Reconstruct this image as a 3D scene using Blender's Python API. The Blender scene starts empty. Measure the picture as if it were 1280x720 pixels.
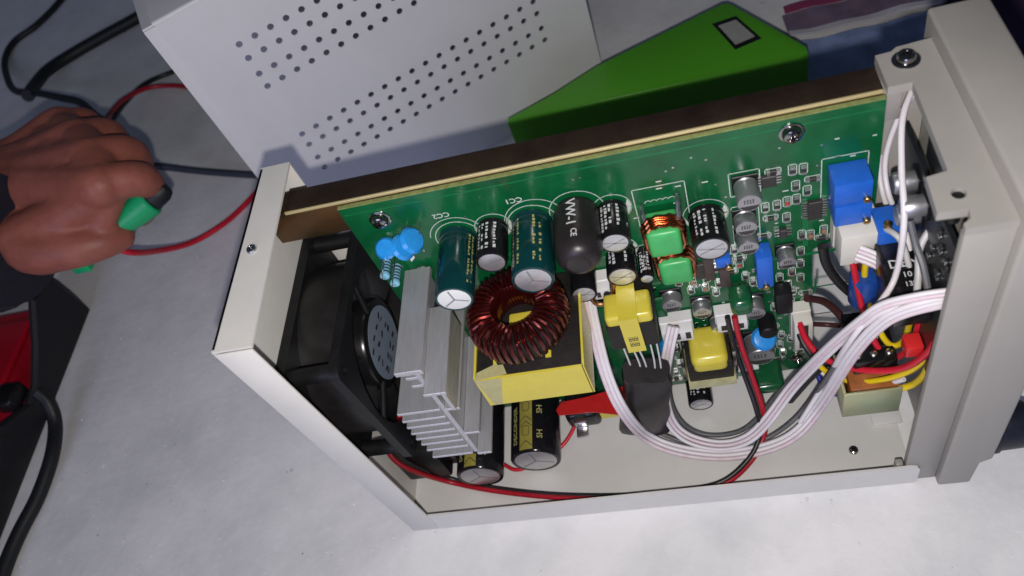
import bpy, bmesh, math, random
from mathutils import Vector, Matrix
random.seed(7)
scene = bpy.context.scene
C = scene.collection
MM = 0.001
R_ = math.radians

# ---------------------------------------------------------------- camera, world, lamps, exposure
cd = bpy.data.cameras.new('camera'); cam = bpy.data.objects.new('camera', cd); C.objects.link(cam)
cd.sensor_width = 36.0; cd.lens = 27.8896; cd.clip_start = 0.005; cd.clip_end = 20
right = Vector((0.95915, 0.00734, -0.28280)); down = Vector((-0.16146, -0.80665, -0.56855)); fwd = Vector((-0.23229, 0.59099, -0.77251))
cpos = Vector((146.495, -125.567, 331.109)) * MM
cam.matrix_world = Matrix(((right.x, -down.x, -fwd.x, cpos.x), (right.y, -down.y, -fwd.y, cpos.y), (right.z, -down.z, -fwd.z, cpos.z), (0, 0, 0, 1)))
scene.camera = cam

world = bpy.data.worlds.new('World'); scene.world = world; world.use_nodes = True
wb = world.node_tree.nodes['Background']
wb.inputs['Color'].default_value = (0.52, 0.68, 1.0, 1); wb.inputs['Strength'].default_value = 0.055

# the phone's own flash, a small lamp beside the lens
fl = bpy.data.lights.new('phone_flash', 'POINT'); fl.energy = 3.4; fl.shadow_soft_size = 0.003; fl.color = (1.0, 0.955, 0.925)
flo = bpy.data.objects.new('phone_flash', fl); C.objects.link(flo)
flo.location = cpos + down * 0.018 - right * 0.003

wl = bpy.data.lights.new('window_daylight', 'AREA'); wl.shape = 'RECTANGLE'; wl.size = 0.9; wl.size_y = 1.1; wl.energy = 12.0; wl.color = (0.60, 0.64, 1.0)
wlo = bpy.data.objects.new('window_daylight', wl); C.objects.link(wlo); wlo.location = (-0.35, -1.75, 0.75)
wlo.rotation_euler = (Vector((-0.05, 0.15, 0.05)) - wlo.location).to_track_quat('-Z', 'Y').to_euler()

cd.dof.use_dof = True; cd.dof.focus_distance = 0.30; cd.dof.aperture_fstop = 15.0

scene.view_settings.view_transform = 'Standard'; scene.view_settings.look = 'None'
scene.view_settings.exposure = 0.0; scene.view_settings.gamma = 1.0

# ---------------------------------------------------------------- numbers (mm)
GEN = {
    'ribbonA_0': [[107.2, 46.0, 99.2], [106.0, 41.0, 85.7], [106.5, 29.0, 67.3], [109.4, 21.0, 51.2], [113.1, 27.0, 14.0], [124.6, 22.7, 7.0], [142.4, 18.8, 5.0], [160.5, 18.5, 8.0], [172.7, 21.1, 13.0], [183.0, 26.3, 26.0], [189.8, 16.0, 79.4], [196.3, 12.0, 103.5], [203.3, 10.0, 112.9], [215.0, 8.2, 118.2]],
    'ribbonA_1': [[105.8, 46.0, 99.3], [104.5, 41.0, 85.6], [104.9, 29.0, 66.8], [107.8, 21.0, 49.8], [112.0, 25.7, 14.0], [123.9, 21.0, 7.0], [142.1, 17.0, 5.0], [160.6, 16.7, 8.0], [173.4, 19.7, 13.0], [184.0, 25.1, 26.0], [191.0, 16.0, 77.5], [197.2, 12.0, 101.4], [203.8, 10.0, 110.7], [215.0, 7.2, 117.7]],
    'ribbonA_2': [[104.3, 46.0, 99.3], [102.9, 41.0, 85.4], [103.3, 29.0, 66.2], [106.2, 21.0, 48.4], [110.8, 24.3, 14.0], [123.3, 19.2, 7.0], [141.9, 15.3, 5.0], [160.8, 15.0, 8.0], [174.1, 18.2, 13.0], [185.0, 23.9, 26.0], [192.1, 16.0, 75.6], [198.0, 12.0, 99.3], [204.4, 10.0, 108.5], [215.0, 6.1, 117.2]],
    'ribbonB_0': [[134.1, 45.0, 65.8], [130.0, 40.0, 55.2], [125.3, 35.0, 37.6], [124.9, 30.8, 18.0], [130.1, 26.1, 10.0], [141.8, 22.0, 8.0], [152.4, 21.7, 11.0], [161.2, 24.7, 19.0], [173.1, 29.4, 38.0], [183.2, 20.0, 78.2], [191.6, 14.0, 103.6], [197.0, 12.0, 113.4], [206.1, 10.0, 118.5], [215.0, 8.8, 120.2]],
    'ribbonB_1': [[132.7, 45.0, 66.8], [128.6, 40.0, 56.1], [123.7, 35.0, 37.9], [123.3, 30.2, 18.0], [129.1, 24.6, 10.0], [141.5, 20.2, 8.0], [152.9, 20.0, 11.0], [162.2, 23.3, 19.0], [174.0, 28.1, 38.0], [184.1, 20.0, 75.9], [192.5, 14.0, 101.5], [197.6, 12.0, 111.2], [206.6, 10.0, 116.4], [215.0, 7.9, 119.4]],
    'ribbonB_2': [[131.3, 45.0, 67.8], [127.2, 40.0, 57.0], [122.1, 35.0, 38.3], [121.7, 29.6, 18.0], [128.2, 23.0, 10.0], [141.2, 18.4, 8.0], [153.3, 18.3, 11.0], [163.1, 22.0, 19.0], [174.8, 26.8, 38.0], [185.1, 20.0, 73.7], [193.3, 14.0, 99.4], [198.2, 12.0, 109.0], [207.0, 10.0, 114.2], [215.0, 7.1, 118.6]],
    'grey_wire': [[133.8, 46.0, 64.9], [130.3, 42.0, 52.9], [125.6, 37.0, 32.9], [125.6, 34.2, 17.0], [130.3, 29.4, 9.0], [139.2, 26.2, 6.0], [151.3, 25.6, 8.0], [160.3, 28.6, 14.0], [166.2, 31.2, 22.0], [177.8, 33.6, 40.0], [186.9, 26.0, 69.5]],
    'grey_wire_b': [[109.8, 32.6, 12.0], [125.6, 25.8, 5.0], [142.7, 21.1, 4.0], [158.7, 21.1, 6.0], [170.8, 24.6, 11.0], [180.1, 28.4, 22.0], [187.1, 20.0, 65.6]],
    'single_white': [[216.0, 64.2, 147.0], [211.0, 54.7, 144.8], [208.0, 41.9, 138.2], [206.0, 28.6, 128.7], [204.1, 24.0, 108.7], [197.1, 17.0, 103.5], [188.7, 14.0, 88.8], [184.8, 26.1, 40.0], [174.9, 20.8, 20.0]],
    'loop_white_0': [[217.0, 64.3, 146.0], [213.0, 64.7, 134.4], [210.0, 62.2, 120.0], [210.0, 54.8, 111.0], [211.0, 39.8, 110.1], [212.0, 33.1, 101.3]],
    'loop_white_1': [[217.0, 68.4, 143.6], [213.0, 69.5, 130.9], [210.0, 67.6, 114.8], [210.0, 59.6, 104.9], [211.0, 43.8, 104.3], [212.0, 37.2, 95.3]],
    'ribbonC_0': [[197.7, 40.0, 105.2], [204.0, 36.0, 103.2], [208.3, 30.0, 101.5], [212.4, 26.0, 94.7], [215.7, 24.0, 86.1]],
    'ribbonC_1': [[197.3, 40.0, 103.3], [203.5, 36.0, 101.4], [207.5, 30.0, 100.2], [211.5, 26.0, 93.7], [214.8, 24.0, 85.2]],
    'ribbonC_2': [[196.9, 40.0, 101.4], [203.0, 36.0, 99.7], [206.8, 30.0, 98.9], [210.6, 26.0, 92.7], [213.8, 24.0, 84.3]],
    'ribbonC_3': [[196.5, 40.0, 99.4], [202.5, 36.0, 97.9], [206.0, 30.0, 97.5], [209.6, 26.0, 91.6], [212.8, 24.0, 83.4]],
    'grey_arch': [[206.9, 12.1, 108.0], [209.5, 20.8, 112.0], [211.0, 26.7, 118.0], [214.9, 30.4, 122.0], [219.3, 33.3, 120.0]],
    'grey_arch2': [[204.2, 44.0, 108.6], [206.4, 38.0, 113.2], [208.6, 34.0, 111.4], [210.0, 28.0, 104.1]],
    'fan_red': [[155.8, 45.0, 67.2], [156.7, 41.0, 53.3], [159.3, 36.0, 35.7], [161.5, 28.1, 22.0], [161.2, 23.5, 9.0], [154.1, 13.9, 4.0], [141.2, 4.9, 3.5], [122.7, 2.8, 3.2], [99.0, 3.5, 3.2], [70.8, 6.4, 3.2], [41.2, 12.5, 3.2], [17.8, 19.5, 3.5], [9.0, 17.0, 25.5], [8.0, 14.8, 44.0], [12.0, 14.5, 57.3], [22.0, 19.8, 70.5], [26.0, 26.4, 77.4]],
    'fan_black': [[153.2, 46.0, 66.4], [154.1, 42.0, 52.4], [156.6, 37.0, 34.6], [158.9, 27.5, 24.0], [159.2, 22.3, 12.0], [153.3, 13.8, 7.0], [140.4, 5.8, 4.0], [122.2, 4.2, 3.2], [98.4, 4.6, 3.2], [70.1, 8.0, 3.0], [41.1, 14.1, 3.0], [18.4, 21.2, 3.2], [10.0, 19.5, 23.8], [9.0, 17.5, 41.8], [13.0, 16.8, 55.3], [23.0, 22.0, 69.3], [27.0, 27.0, 75.9]],
    'inner_red': [[24.1, 22.9, 5.0], [41.2, 26.1, 4.0], [52.7, 21.2, 4.0], [72.1, 28.6, 6.0], [80.4, 38.5, 8.0]],
    'x2_red': [[179.7, 45.0, 55.8], [180.7, 38.0, 54.5], [185.4, 30.0, 52.9], [196.1, 22.0, 55.4], [207.4, 16.0, 63.5], [213.4, 12.0, 80.1], [214.7, 10.0, 100.0], [214.1, 9.0, 112.7]],
    'x2_black': [[179.0, 46.0, 49.8], [180.5, 40.0, 47.0], [185.7, 33.0, 42.7], [197.6, 26.0, 44.2], [209.4, 20.0, 52.9], [216.1, 15.0, 74.2]],
    'x1_red': [[196.1, 42.0, 97.4], [197.6, 38.0, 84.5], [199.8, 33.0, 71.0], [203.9, 27.0, 58.6], [208.7, 24.0, 57.2], [212.3, 22.0, 69.0], [213.3, 22.0, 84.2], [214.5, 22.0, 91.0]],
    'x1_black': [[198.8, 44.0, 94.0], [201.2, 41.0, 79.2], [203.9, 37.0, 63.6], [208.1, 33.0, 52.0], [213.1, 28.0, 35.0]],
    'x1_yellow': [[200.7, 42.0, 96.0], [200.3, 40.0, 85.8], [201.9, 36.0, 73.7], [205.2, 30.0, 63.4], [208.5, 28.0, 59.0], [211.6, 27.0, 63.7], [212.0, 26.0, 78.3], [212.8, 26.0, 88.0]],
    'yellow_low': [[182.9, 34.0, 45.5], [186.6, 28.0, 45.0], [193.7, 22.0, 47.0], [203.4, 18.0, 53.4], [211.0, 15.0, 63.7], [214.7, 12.0, 79.7]],
    'white_low': [[183.5, 34.0, 40.2], [187.8, 29.0, 38.4], [194.5, 24.0, 39.9], [203.2, 20.0, 44.9], [209.9, 17.0, 53.4]],
    'yellow_short': [[208.7, 16.0, 48.3], [212.6, 15.0, 52.7], [214.4, 13.0, 62.9], [214.8, 12.0, 74.4]],
    'blue_low': [[184.7, 36.0, 29.9], [186.3, 32.0, 27.3], [190.0, 28.0, 27.0], [194.1, 26.0, 26.9]],
    'black_thick': [[188.3, 50.0, 95.6], [189.4, 48.0, 87.6], [193.2, 46.0, 78.5], [199.2, 44.0, 69.4], [204.6, 42.0, 63.9]],
    'brown_wire': [[183.1, 50.0, 64.7], [190.0, 52.0, 57.6], [195.1, 50.0, 50.7], [197.3, 46.0, 47.0]],
    'brown_wire2': [[184.4, 50.0, 46.1], [191.4, 50.0, 43.5], [197.3, 46.0, 47.0]],
    'black_strut': [[172.0, 30.0, 24.0], [180.1, 32.0, 37.0], [190.6, 34.0, 50.6], [201.8, 36.0, 63.1]],
    'red_lead': [[-179.6, 160.3, 66.0], [-165.6, 157.0, 55.0], [-169.2, 178.4, 30.0], [-164.5, 197.9, 12.0], [-151.8, 213.4, 6.0], [-143.2, 229.5, 2.0], [-129.6, 249.7, 1.7], [-120.8, 266.3, 1.7]],
    'grey_cable': [[-239.6, 262.3, 40.0], [-221.2, 280.7, 14.0], [-185.2, 274.8, 4.0], [-137.6, 259.5, 2.4], [-104.7, 248.4, 2.4], [-74.6, 245.5, 2.4]],
    'red_pair': [[-210.6, 374.3, 1.7], [-239.6, 387.4, 3.0], [-259.7, 383.0, 10.0], [-266.9, 360.5, 20.0], [-256.8, 322.6, 34.0], [-239.4, 283.6, 50.0]],
    'black_pair': [[-217.5, 413.7, 1.8], [-254.7, 409.2, 1.8], [-268.0, 392.1, 8.0], [-267.4, 357.2, 18.0], [-255.7, 320.5, 30.0], [-240.1, 283.3, 45.0]],
    'thick_cable': [[-294.8, 518.9, 5.0], [-320.0, 503.3, 5.0], [-346.0, 490.5, 5.0], [-374.1, 473.3, 5.5], [-388.3, 451.3, 9.0], [-385.7, 425.8, 14.0], [-373.9, 397.0, 22.0]],
    'loop_cable': [[-433.2, 614.0, 2.8], [-437.4, 580.7, 2.8], [-450.6, 549.9, 2.8], [-468.3, 530.9, 2.8], [-465.3, 500.8, 3.2], [-435.5, 455.3, 8.0], [-405.8, 423.0, 14.0], [-366.4, 398.6, 22.0], [-319.6, 365.9, 32.0], [-283.3, 339.6, 40.0], [-252.0, 308.1, 46.0], [-222.6, 282.7, 46.0], [-206.8, 264.6, 40.0]],
    'case_cable': [[-231.2, 93.8, 22.0], [-226.9, 89.5, 16.0], [-224.6, 79.3, 8.0], [-220.4, 59.9, 6.0], [-221.9, 37.5, 3.8], [-225.3, 17.9, 3.8], [-226.3, 1.1, 3.8], [-224.8, -21.0, 3.8]],
    'SMD': [[173.6, 133.0, "h"], [179.6, 131.9, "v"], [182.9, 131.5, "v"], [180.5, 124.0, "v"], [184.1, 120.6, "v"], [185.8, 126.1, "h"], [170.6, 115.8, "v"], [174.4, 116.0, "v"], [177.7, 116.9, "r"], [180.7, 117.3, "v"], [172.2, 110.1, "h"], [177.4, 108.7, "v"], [182.4, 97.8, "v"], [185.3, 97.0, "b"], [169.6, 100.8, "h"], [182.0, 88.4, "v"], [181.9, 81.0, "v"], [174.4, 74.1, "v"], [181.9, 72.0, "v"], [152.1, 76.5, "v"], [147.9, 80.9, "v"], [160.4, 86.7, "r"], [160.6, 90.4, "h"], [162.1, 78.4, "v"], [145.5, 89.4, "v"], [189.7, 98.5, "b"], [189.2, 94.5, "h"]],
    'HAND': {"elbow": [-377.4, 162.7, 92.0], "cuff": [-200.5, 136.3, 102.0], "wrist": [-237.0, 187.1, 104.0], "m1": [-140.2, 153.4, 112.0], "m2": [-151.4, 174.0, 114.0], "m3": [-170.0, 196.1, 112.0], "m4": [-195.9, 219.7, 107.0], "p1": [-126.7, 163.9, 98.0], "p2": [-140.4, 185.7, 99.0], "p3": [-164.3, 210.0, 97.0], "p4": [-192.0, 233.5, 93.0], "d1": [-136.2, 169.9, 80.0], "d2": [-155.8, 194.7, 76.0], "d3": [-180.9, 220.6, 74.0], "d4": [-204.4, 240.0, 74.0], "t1": [-149.6, 168.9, 70.0], "t2": [-177.2, 196.3, 62.0], "t3": [-202.7, 220.9, 60.0], "t4": [-225.0, 239.2, 62.0], "th0": [-197.2, 143.1, 98.0], "th1": [-173.7, 135.5, 92.0], "th2": [-157.2, 137.5, 84.0], "th3": [-149.0, 145.9, 78.0], "palm": [-199.1, 186.9, 100.0], "palm2": [-175.7, 154.8, 96.0], "clip": [-134.7, 159.0, 84.0], "clip2": [-145.4, 181.0, 66.0], "clip0": [-145.3, 153.0, 82.0], "small": [-181.5, 145.7, 66.0]},
}

# ---------------------------------------------------------------- materials
MATS = {}
def mat(name, col, rough=0.5, metal=0.0, var=0.0, vscale=400.0, bump=0.0, bscale=1500.0, coat=0.0, trans=0.0, spec=0.5, stretch=None, ior=1.45, col2=None, sss=0.0):
    if name in MATS: return MATS[name]
    m = bpy.data.materials.new(name); m.use_nodes = True; nt = m.node_tree; b = nt.nodes['Principled BSDF']
    b.inputs['Base Color'].default_value = (*col, 1); b.inputs['Roughness'].default_value = rough; b.inputs['Metallic'].default_value = metal
    b.inputs['Coat Weight'].default_value = coat; b.inputs['Coat Roughness'].default_value = 0.12
    b.inputs['Transmission Weight'].default_value = trans; b.inputs['Specular IOR Level'].default_value = spec; b.inputs['IOR'].default_value = ior
    if sss: b.inputs['Subsurface Weight'].default_value = sss; b.inputs['Subsurface Radius'].default_value = (0.004, 0.0015, 0.0008)
    tc = nt.nodes.new('ShaderNodeTexCoord'); mp = nt.nodes.new('ShaderNodeMapping'); nt.links.new(tc.outputs['Object'], mp.inputs['Vector'])
    if stretch: mp.inputs['Scale'].default_value = stretch
    if var or col2:
        n = nt.nodes.new('ShaderNodeTexNoise'); n.inputs['Scale'].default_value = vscale; n.inputs['Detail'].default_value = 6; n.inputs['Roughness'].default_value = 0.65
        nt.links.new(mp.outputs['Vector'], n.inputs['Vector'])
        r = nt.nodes.new('ShaderNodeValToRGB'); r.color_ramp.elements[0].position = 0.3; r.color_ramp.elements[1].position = 0.7
        c2 = col2 if col2 else tuple(min(1, c * (1 + var)) for c in col); c1 = col if col2 else tuple(c * (1 - var) for c in col)
        r.color_ramp.elements[0].color = (*c1, 1); r.color_ramp.elements[1].color = (*c2, 1)
        nt.links.new(n.outputs['Fac'], r.inputs['Fac']); nt.links.new(r.outputs['Color'], b.inputs['Base Color'])
        mr = nt.nodes.new('ShaderNodeMapRange'); mr.inputs['To Min'].default_value = max(0.02, rough * 0.8); mr.inputs['To Max'].default_value = min(1, rough * 1.25)
        nt.links.new(n.outputs['Fac'], mr.inputs['Value']); nt.links.new(mr.outputs['Result'], b.inputs['Roughness'])
    if bump:
        n2 = nt.nodes.new('ShaderNodeTexNoise'); n2.inputs['Scale'].default_value = bscale; n2.inputs['Detail'].default_value = 4
        nt.links.new(mp.outputs['Vector'], n2.inputs['Vector'])
        bp = nt.nodes.new('ShaderNodeBump'); bp.inputs['Strength'].default_value = bump; bp.inputs['Distance'].default_value = 0.0004
        nt.links.new(n2.outputs['Fac'], bp.inputs['Height']); nt.links.new(bp.outputs['Normal'], b.inputs['Normal'])
    MATS[name] = m; return m

ivory = mat('ivory_powder_coat', (0.60, 0.585, 0.55), 0.42, var=0.04, vscale=60, bump=0.12, bscale=2600)
ivory_in = mat('grey_white_sheet', (0.60, 0.59, 0.57), 0.33, var=0.04, vscale=50, bump=0.06, bscale=2500)
bezel_m = mat('grey_plastic', (0.30, 0.285, 0.26), 0.45, var=0.04, vscale=70, bump=0.10, bscale=3000)
cover_m = mat('cover_paint', (0.60, 0.595, 0.60), 0.45, var=0.03, vscale=40, bump=0.15, bscale=2600)
pcb_m = mat('solder_mask', (0.003, 0.085, 0.026), 0.22, var=0.32, vscale=60, bump=0.05, bscale=900, coat=0.2)
trace_m = mat('masked_trace', (0.006, 0.125, 0.040), 0.3, var=0.2, vscale=200)
pcb_edge = mat('board_edge', (0.20, 0.23, 0.08), 0.6, var=0.3, vscale=500)
silk = mat('silkscreen', (0.50, 0.56, 0.50), 0.5, var=0.2, vscale=900)
tin = mat('solder_tin', (0.62, 0.62, 0.63), 0.28, metal=1.0, var=0.12, vscale=600)
alu = mat('aluminium', (0.56, 0.56, 0.58), 0.45, metal=0.72, var=0.10, vscale=500, stretch=(6, 0.25, 1), bump=0.25, bscale=1400)
alu_can = mat('aluminium_can', (0.40, 0.40, 0.41), 0.36, metal=0.8, var=0.08, vscale=300)
steel = mat('screw_steel', (0.34, 0.33, 0.31), 0.16, metal=1.0)
zinc = mat('yellow_zinc', (0.055, 0.034, 0.028), 0.42, metal=0.8, col2=(0.11, 0.075, 0.045), vscale=55, bump=0.1, bscale=700)  # the dark ceiling reflected in the rail top is put into this brown
zinc_green = mat('green_zinc', (0.34, 0.42, 0.26), 0.4, metal=0.45, col2=(0.46, 0.42, 0.24), vscale=60)
zinc_edge_glint = mat('zinc_edge_glint', (0.72, 0.60, 0.30), 0.35, metal=0.6)  # highlight along the rail's front edge, put into the colour
blackp = mat('black_plastic', (0.007, 0.007, 0.008), 0.42, var=0.3, spec=0.35, vscale=200, bump=0.08, bscale=2500)
black_gloss = mat('black_gloss', (0.007, 0.0065, 0.007), 0.22, var=0.2, vscale=200)
sleeve_blk = mat('black_sleeve', (0.007, 0.0065, 0.008), 0.17, var=0.25, vscale=150)
sleeve_grn = mat('dark_green_sleeve', (0.002, 0.030, 0.032), 0.15, var=0.2, vscale=120, coat=0.2)
shrink = mat('heat_shrink', (0.016, 0.013, 0.014), 0.36, var=0.25, vscale=120, bump=0.2, bscale=300)
gold_print = mat('gold_print', (0.42, 0.36, 0.07), 0.35, metal=0.4, var=0.1)
white_print = mat('white_print', (0.55, 0.55, 0.55), 0.5)
gold_text = mat('gold_lettering', (0.36, 0.34, 0.12), 0.4)
captop = mat('can_top_aluminium', (0.66, 0.66, 0.67), 0.40, metal=0.85, var=0.08, vscale=300)
captop_white = mat('white_can_top', (0.74, 0.75, 0.74), 0.45, metal=0.2)
score = mat('vent_score', (0.32, 0.33, 0.34), 0.4, metal=0.6)
blue_m = mat('trimmer_blue', (0.015, 0.11, 0.50), 0.35, var=0.1, vscale=200)
disc_blue = mat('disc_blue', (0.02, 0.24, 0.62), 0.18, var=0.1, coat=0.4)
res_blue = mat('resistor_blue', (0.18, 0.42, 0.55), 0.35, var=0.1)
band_dark = mat('resistor_band', (0.03, 0.04, 0.06), 0.4)
brass = mat('brass', (0.62, 0.40, 0.16), 0.3, metal=1.0, var=0.1)
conn_w = mat('connector_white', (0.62, 0.60, 0.53), 0.45, var=0.05, vscale=100, sss=0.05)
conn_w2 = mat('connector_clean_white', (0.66, 0.65, 0.64), 0.4, var=0.04, vscale=100, sss=0.05)
green_epoxy = mat('green_epoxy', (0.05, 0.36, 0.10), 0.35, var=0.15, vscale=150, bump=0.1, bscale=500)
green_film = mat('green_film_capacitor', (0.008, 0.085, 0.03), 0.2, var=0.15, coat=0.3)
copper = mat('enamelled_copper', (0.52, 0.16, 0.06), 0.22, metal=1.0, var=0.15, coat=0.3)
copper_dark = mat('dark_red_enamel_wire', (0.11, 0.012, 0.010), 0.22, metal=0.85, var=0.2, coat=0.35)
copper_bare = mat('brown_copper', (0.45, 0.22, 0.10), 0.28, metal=1.0)
ferrite = mat('ferrite', (0.013, 0.011, 0.010), 0.5, var=0.25, spec=0.35, vscale=300, bump=0.2, bscale=1500)
tape_y = mat('yellow_tape', (0.56, 0.47, 0.05), 0.26, var=0.06, vscale=80, coat=0.15)
tape_clear = mat('pale_tape_end', (0.50, 0.46, 0.22), 0.25, var=0.1, trans=0.25)
red_sheet = mat('red_insulation', (0.42, 0.012, 0.012), 0.4, var=0.1)
w_white = mat('white_wire', (0.66, 0.62, 0.64), 0.4, var=0.04, vscale=200)
w_pink = mat('pink_marked_wire', (0.64, 0.60, 0.62), 0.4, col2=(0.60, 0.44, 0.49), vscale=260)
w_red = mat('red_wire', (0.52, 0.012, 0.03), 0.35, var=0.08)
w_dred = mat('deep_red_wire', (0.36, 0.008, 0.02), 0.35, var=0.1)
w_black = mat('black_wire', (0.014, 0.013, 0.014), 0.38, var=0.2)
w_grey = mat('dark_grey_wire', (0.10, 0.10, 0.105), 0.4, var=0.15)
w_lgrey = mat('pale_grey_wire', (0.46, 0.45, 0.45), 0.4, var=0.05)
w_yellow = mat('yellow_wire', (0.66, 0.48, 0.01), 0.35, var=0.06)
w_blue = mat('blue_wire', (0.015, 0.03, 0.26), 0.35, var=0.1)
w_brown = mat('brown_wire', (0.055, 0.018, 0.018), 0.4, var=0.15)
chip_dark = mat('chip_body', (0.03, 0.027, 0.025), 0.45, var=0.2)
chip_brown = mat('ceramic_chip', (0.30, 0.15, 0.07), 0.45, var=0.2)
chip_red = mat('red_diode', (0.40, 0.05, 0.03), 0.2)
sticker = mat('fan_sticker', (0.22, 0.27, 0.34), 0.4, metal=0.3, var=0.1, vscale=150)
sticker_ink = mat('sticker_ink', (0.02, 0.02, 0.03), 0.5)
knob_m = mat('knob_black', (0.012, 0.014, 0.024), 0.4, var=0.2)
green_case = mat('green_case', (0.075, 0.33, 0.012), 0.38, var=0.04, vscale=30, bump=0.05)
lcd_m = mat('lcd_glass', (0.33, 0.34, 0.31), 0.25, var=0.12, vscale=400)
skin_m = mat('skin', (0.30, 0.095, 0.065), 0.5, var=0.16, vscale=70, bump=0.45, bscale=500, sss=0.12)
nail_m = mat('nail', (0.50, 0.25, 0.20), 0.3)
sleeve_m = mat('navy_sleeve', (0.010, 0.010, 0.020), 0.9, var=0.3, vscale=250, bump=0.5, bscale=1200)
clip_green = mat('clip_green', (0.01, 0.36, 0.13), 0.35, var=0.1)
case_red = mat('case_red', (0.36, 0.006, 0.018), 0.28, var=0.12, vscale=40, bump=0.1, bscale=300)
rubber = mat('black_rubber', (0.010, 0.009, 0.013), 0.6, var=0.3, vscale=120, bump=0.2, bscale=1200)
cable_m = mat('cable_black', (0.008, 0.009, 0.011), 0.5, var=0.2)
cable_grey = mat('cable_slate', (0.040, 0.045, 0.065), 0.5, var=0.15)
cloth_m = mat('purple_cloth', (0.020, 0.008, 0.030), 0.9, var=0.5, vscale=60, bump=0.6, bscale=900)
poly = mat('bag_film', (0.60, 0.64, 0.80), 0.12, trans=0.72, ior=1.15, bump=0.4, bscale=90)
poly_strip = mat('bag_zip_strip', (0.30, 0.05, 0.13), 0.3, trans=0.2)
poly_clear = mat('bag_zip_clear', (0.62, 0.60, 0.66), 0.15, trans=0.3)

# table: white crystalline slab, lumpy with tiny glints
tm = bpy.data.materials.new('table_white_stone'); tm.use_nodes = True; nt = tm.node_tree; b = nt.nodes['Principled BSDF']
tc = nt.nodes.new('ShaderNodeTexCoord')
def noise(scale, det, rough=0.6):
    n = nt.nodes.new('ShaderNodeTexNoise'); n.inputs['Scale'].default_value = scale; n.inputs['Detail'].default_value = det; n.inputs['Roughness'].default_value = rough
    nt.links.new(tc.outputs['Object'], n.inputs['Vector']); return n
n1 = noise(17, 9, 0.66); n2 = noise(120, 5, 0.55); n3 = noise(9, 4)
vo = nt.nodes.new('ShaderNodeTexVoronoi'); vo.inputs['Scale'].default_value = 210; nt.links.new(tc.outputs['Object'], vo.inputs['Vector'])
cr = nt.nodes.new('ShaderNodeValToRGB'); cr.color_ramp.elements[0].position = 0.30; cr.color_ramp.elements[1].position = 0.62
cr.color_ramp.elements[0].color = (0.62, 0.62, 0.63, 1); cr.color_ramp.elements[1].color = (0.80, 0.79, 0.79, 1)
nt.links.new(n1.outputs['Fac'], cr.inputs['Fac'])
cr3 = nt.nodes.new('ShaderNodeValToRGB'); cr3.color_ramp.elements[0].position = 0.70; cr3.color_ramp.elements[1].position = 0.74
cr3.color_ramp.elements[0].color = (1, 1, 1, 1); cr3.color_ramp.elements[1].color = (0.55, 0.55, 0.56, 1); nt.links.new(n2.outputs['Fac'], cr3.inputs['Fac'])
mx = nt.nodes.new('ShaderNodeMix'); mx.data_type = 'RGBA'; mx.blend_type = 'MULTIPLY'; mx.inputs['Factor'].default_value = 0.8
nt.links.new(cr.outputs['Color'], mx.inputs['A']); nt.links.new(cr3.outputs['Color'], mx.inputs['B']); nt.links.new(mx.outputs['Result'], b.inputs['Base Color'])
rr = nt.nodes.new('ShaderNodeMapRange'); rr.inputs['To Min'].default_value = 0.22; rr.inputs['To Max'].default_value = 0.6; nt.links.new(n3.outputs['Fac'], rr.inputs['Value']); nt.links.new(rr.outputs['Result'], b.inputs['Roughness'])
ad = nt.nodes.new('ShaderNodeMath'); ad.operation = 'MULTIPLY_ADD'; ad.inputs[1].default_value = 0.10; nt.links.new(vo.outputs['Distance'], ad.inputs[0]); nt.links.new(n1.outputs['Fac'], ad.inputs[2])
ad2 = nt.nodes.new('ShaderNodeMath'); ad2.operation = 'MULTIPLY_ADD'; ad2.inputs[1].default_value = 0.14; nt.links.new(n2.outputs['Fac'], ad2.inputs[0]); nt.links.new(ad.outputs['Value'], ad2.inputs[2])
bp = nt.nodes.new('ShaderNodeBump'); bp.inputs['Strength'].default_value = 0.30; bp.inputs['Distance'].default_value = 0.0028
nt.links.new(ad2.outputs['Value'], bp.inputs['Height']); nt.links.new(bp.outputs['Normal'], b.inputs['Normal'])

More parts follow.
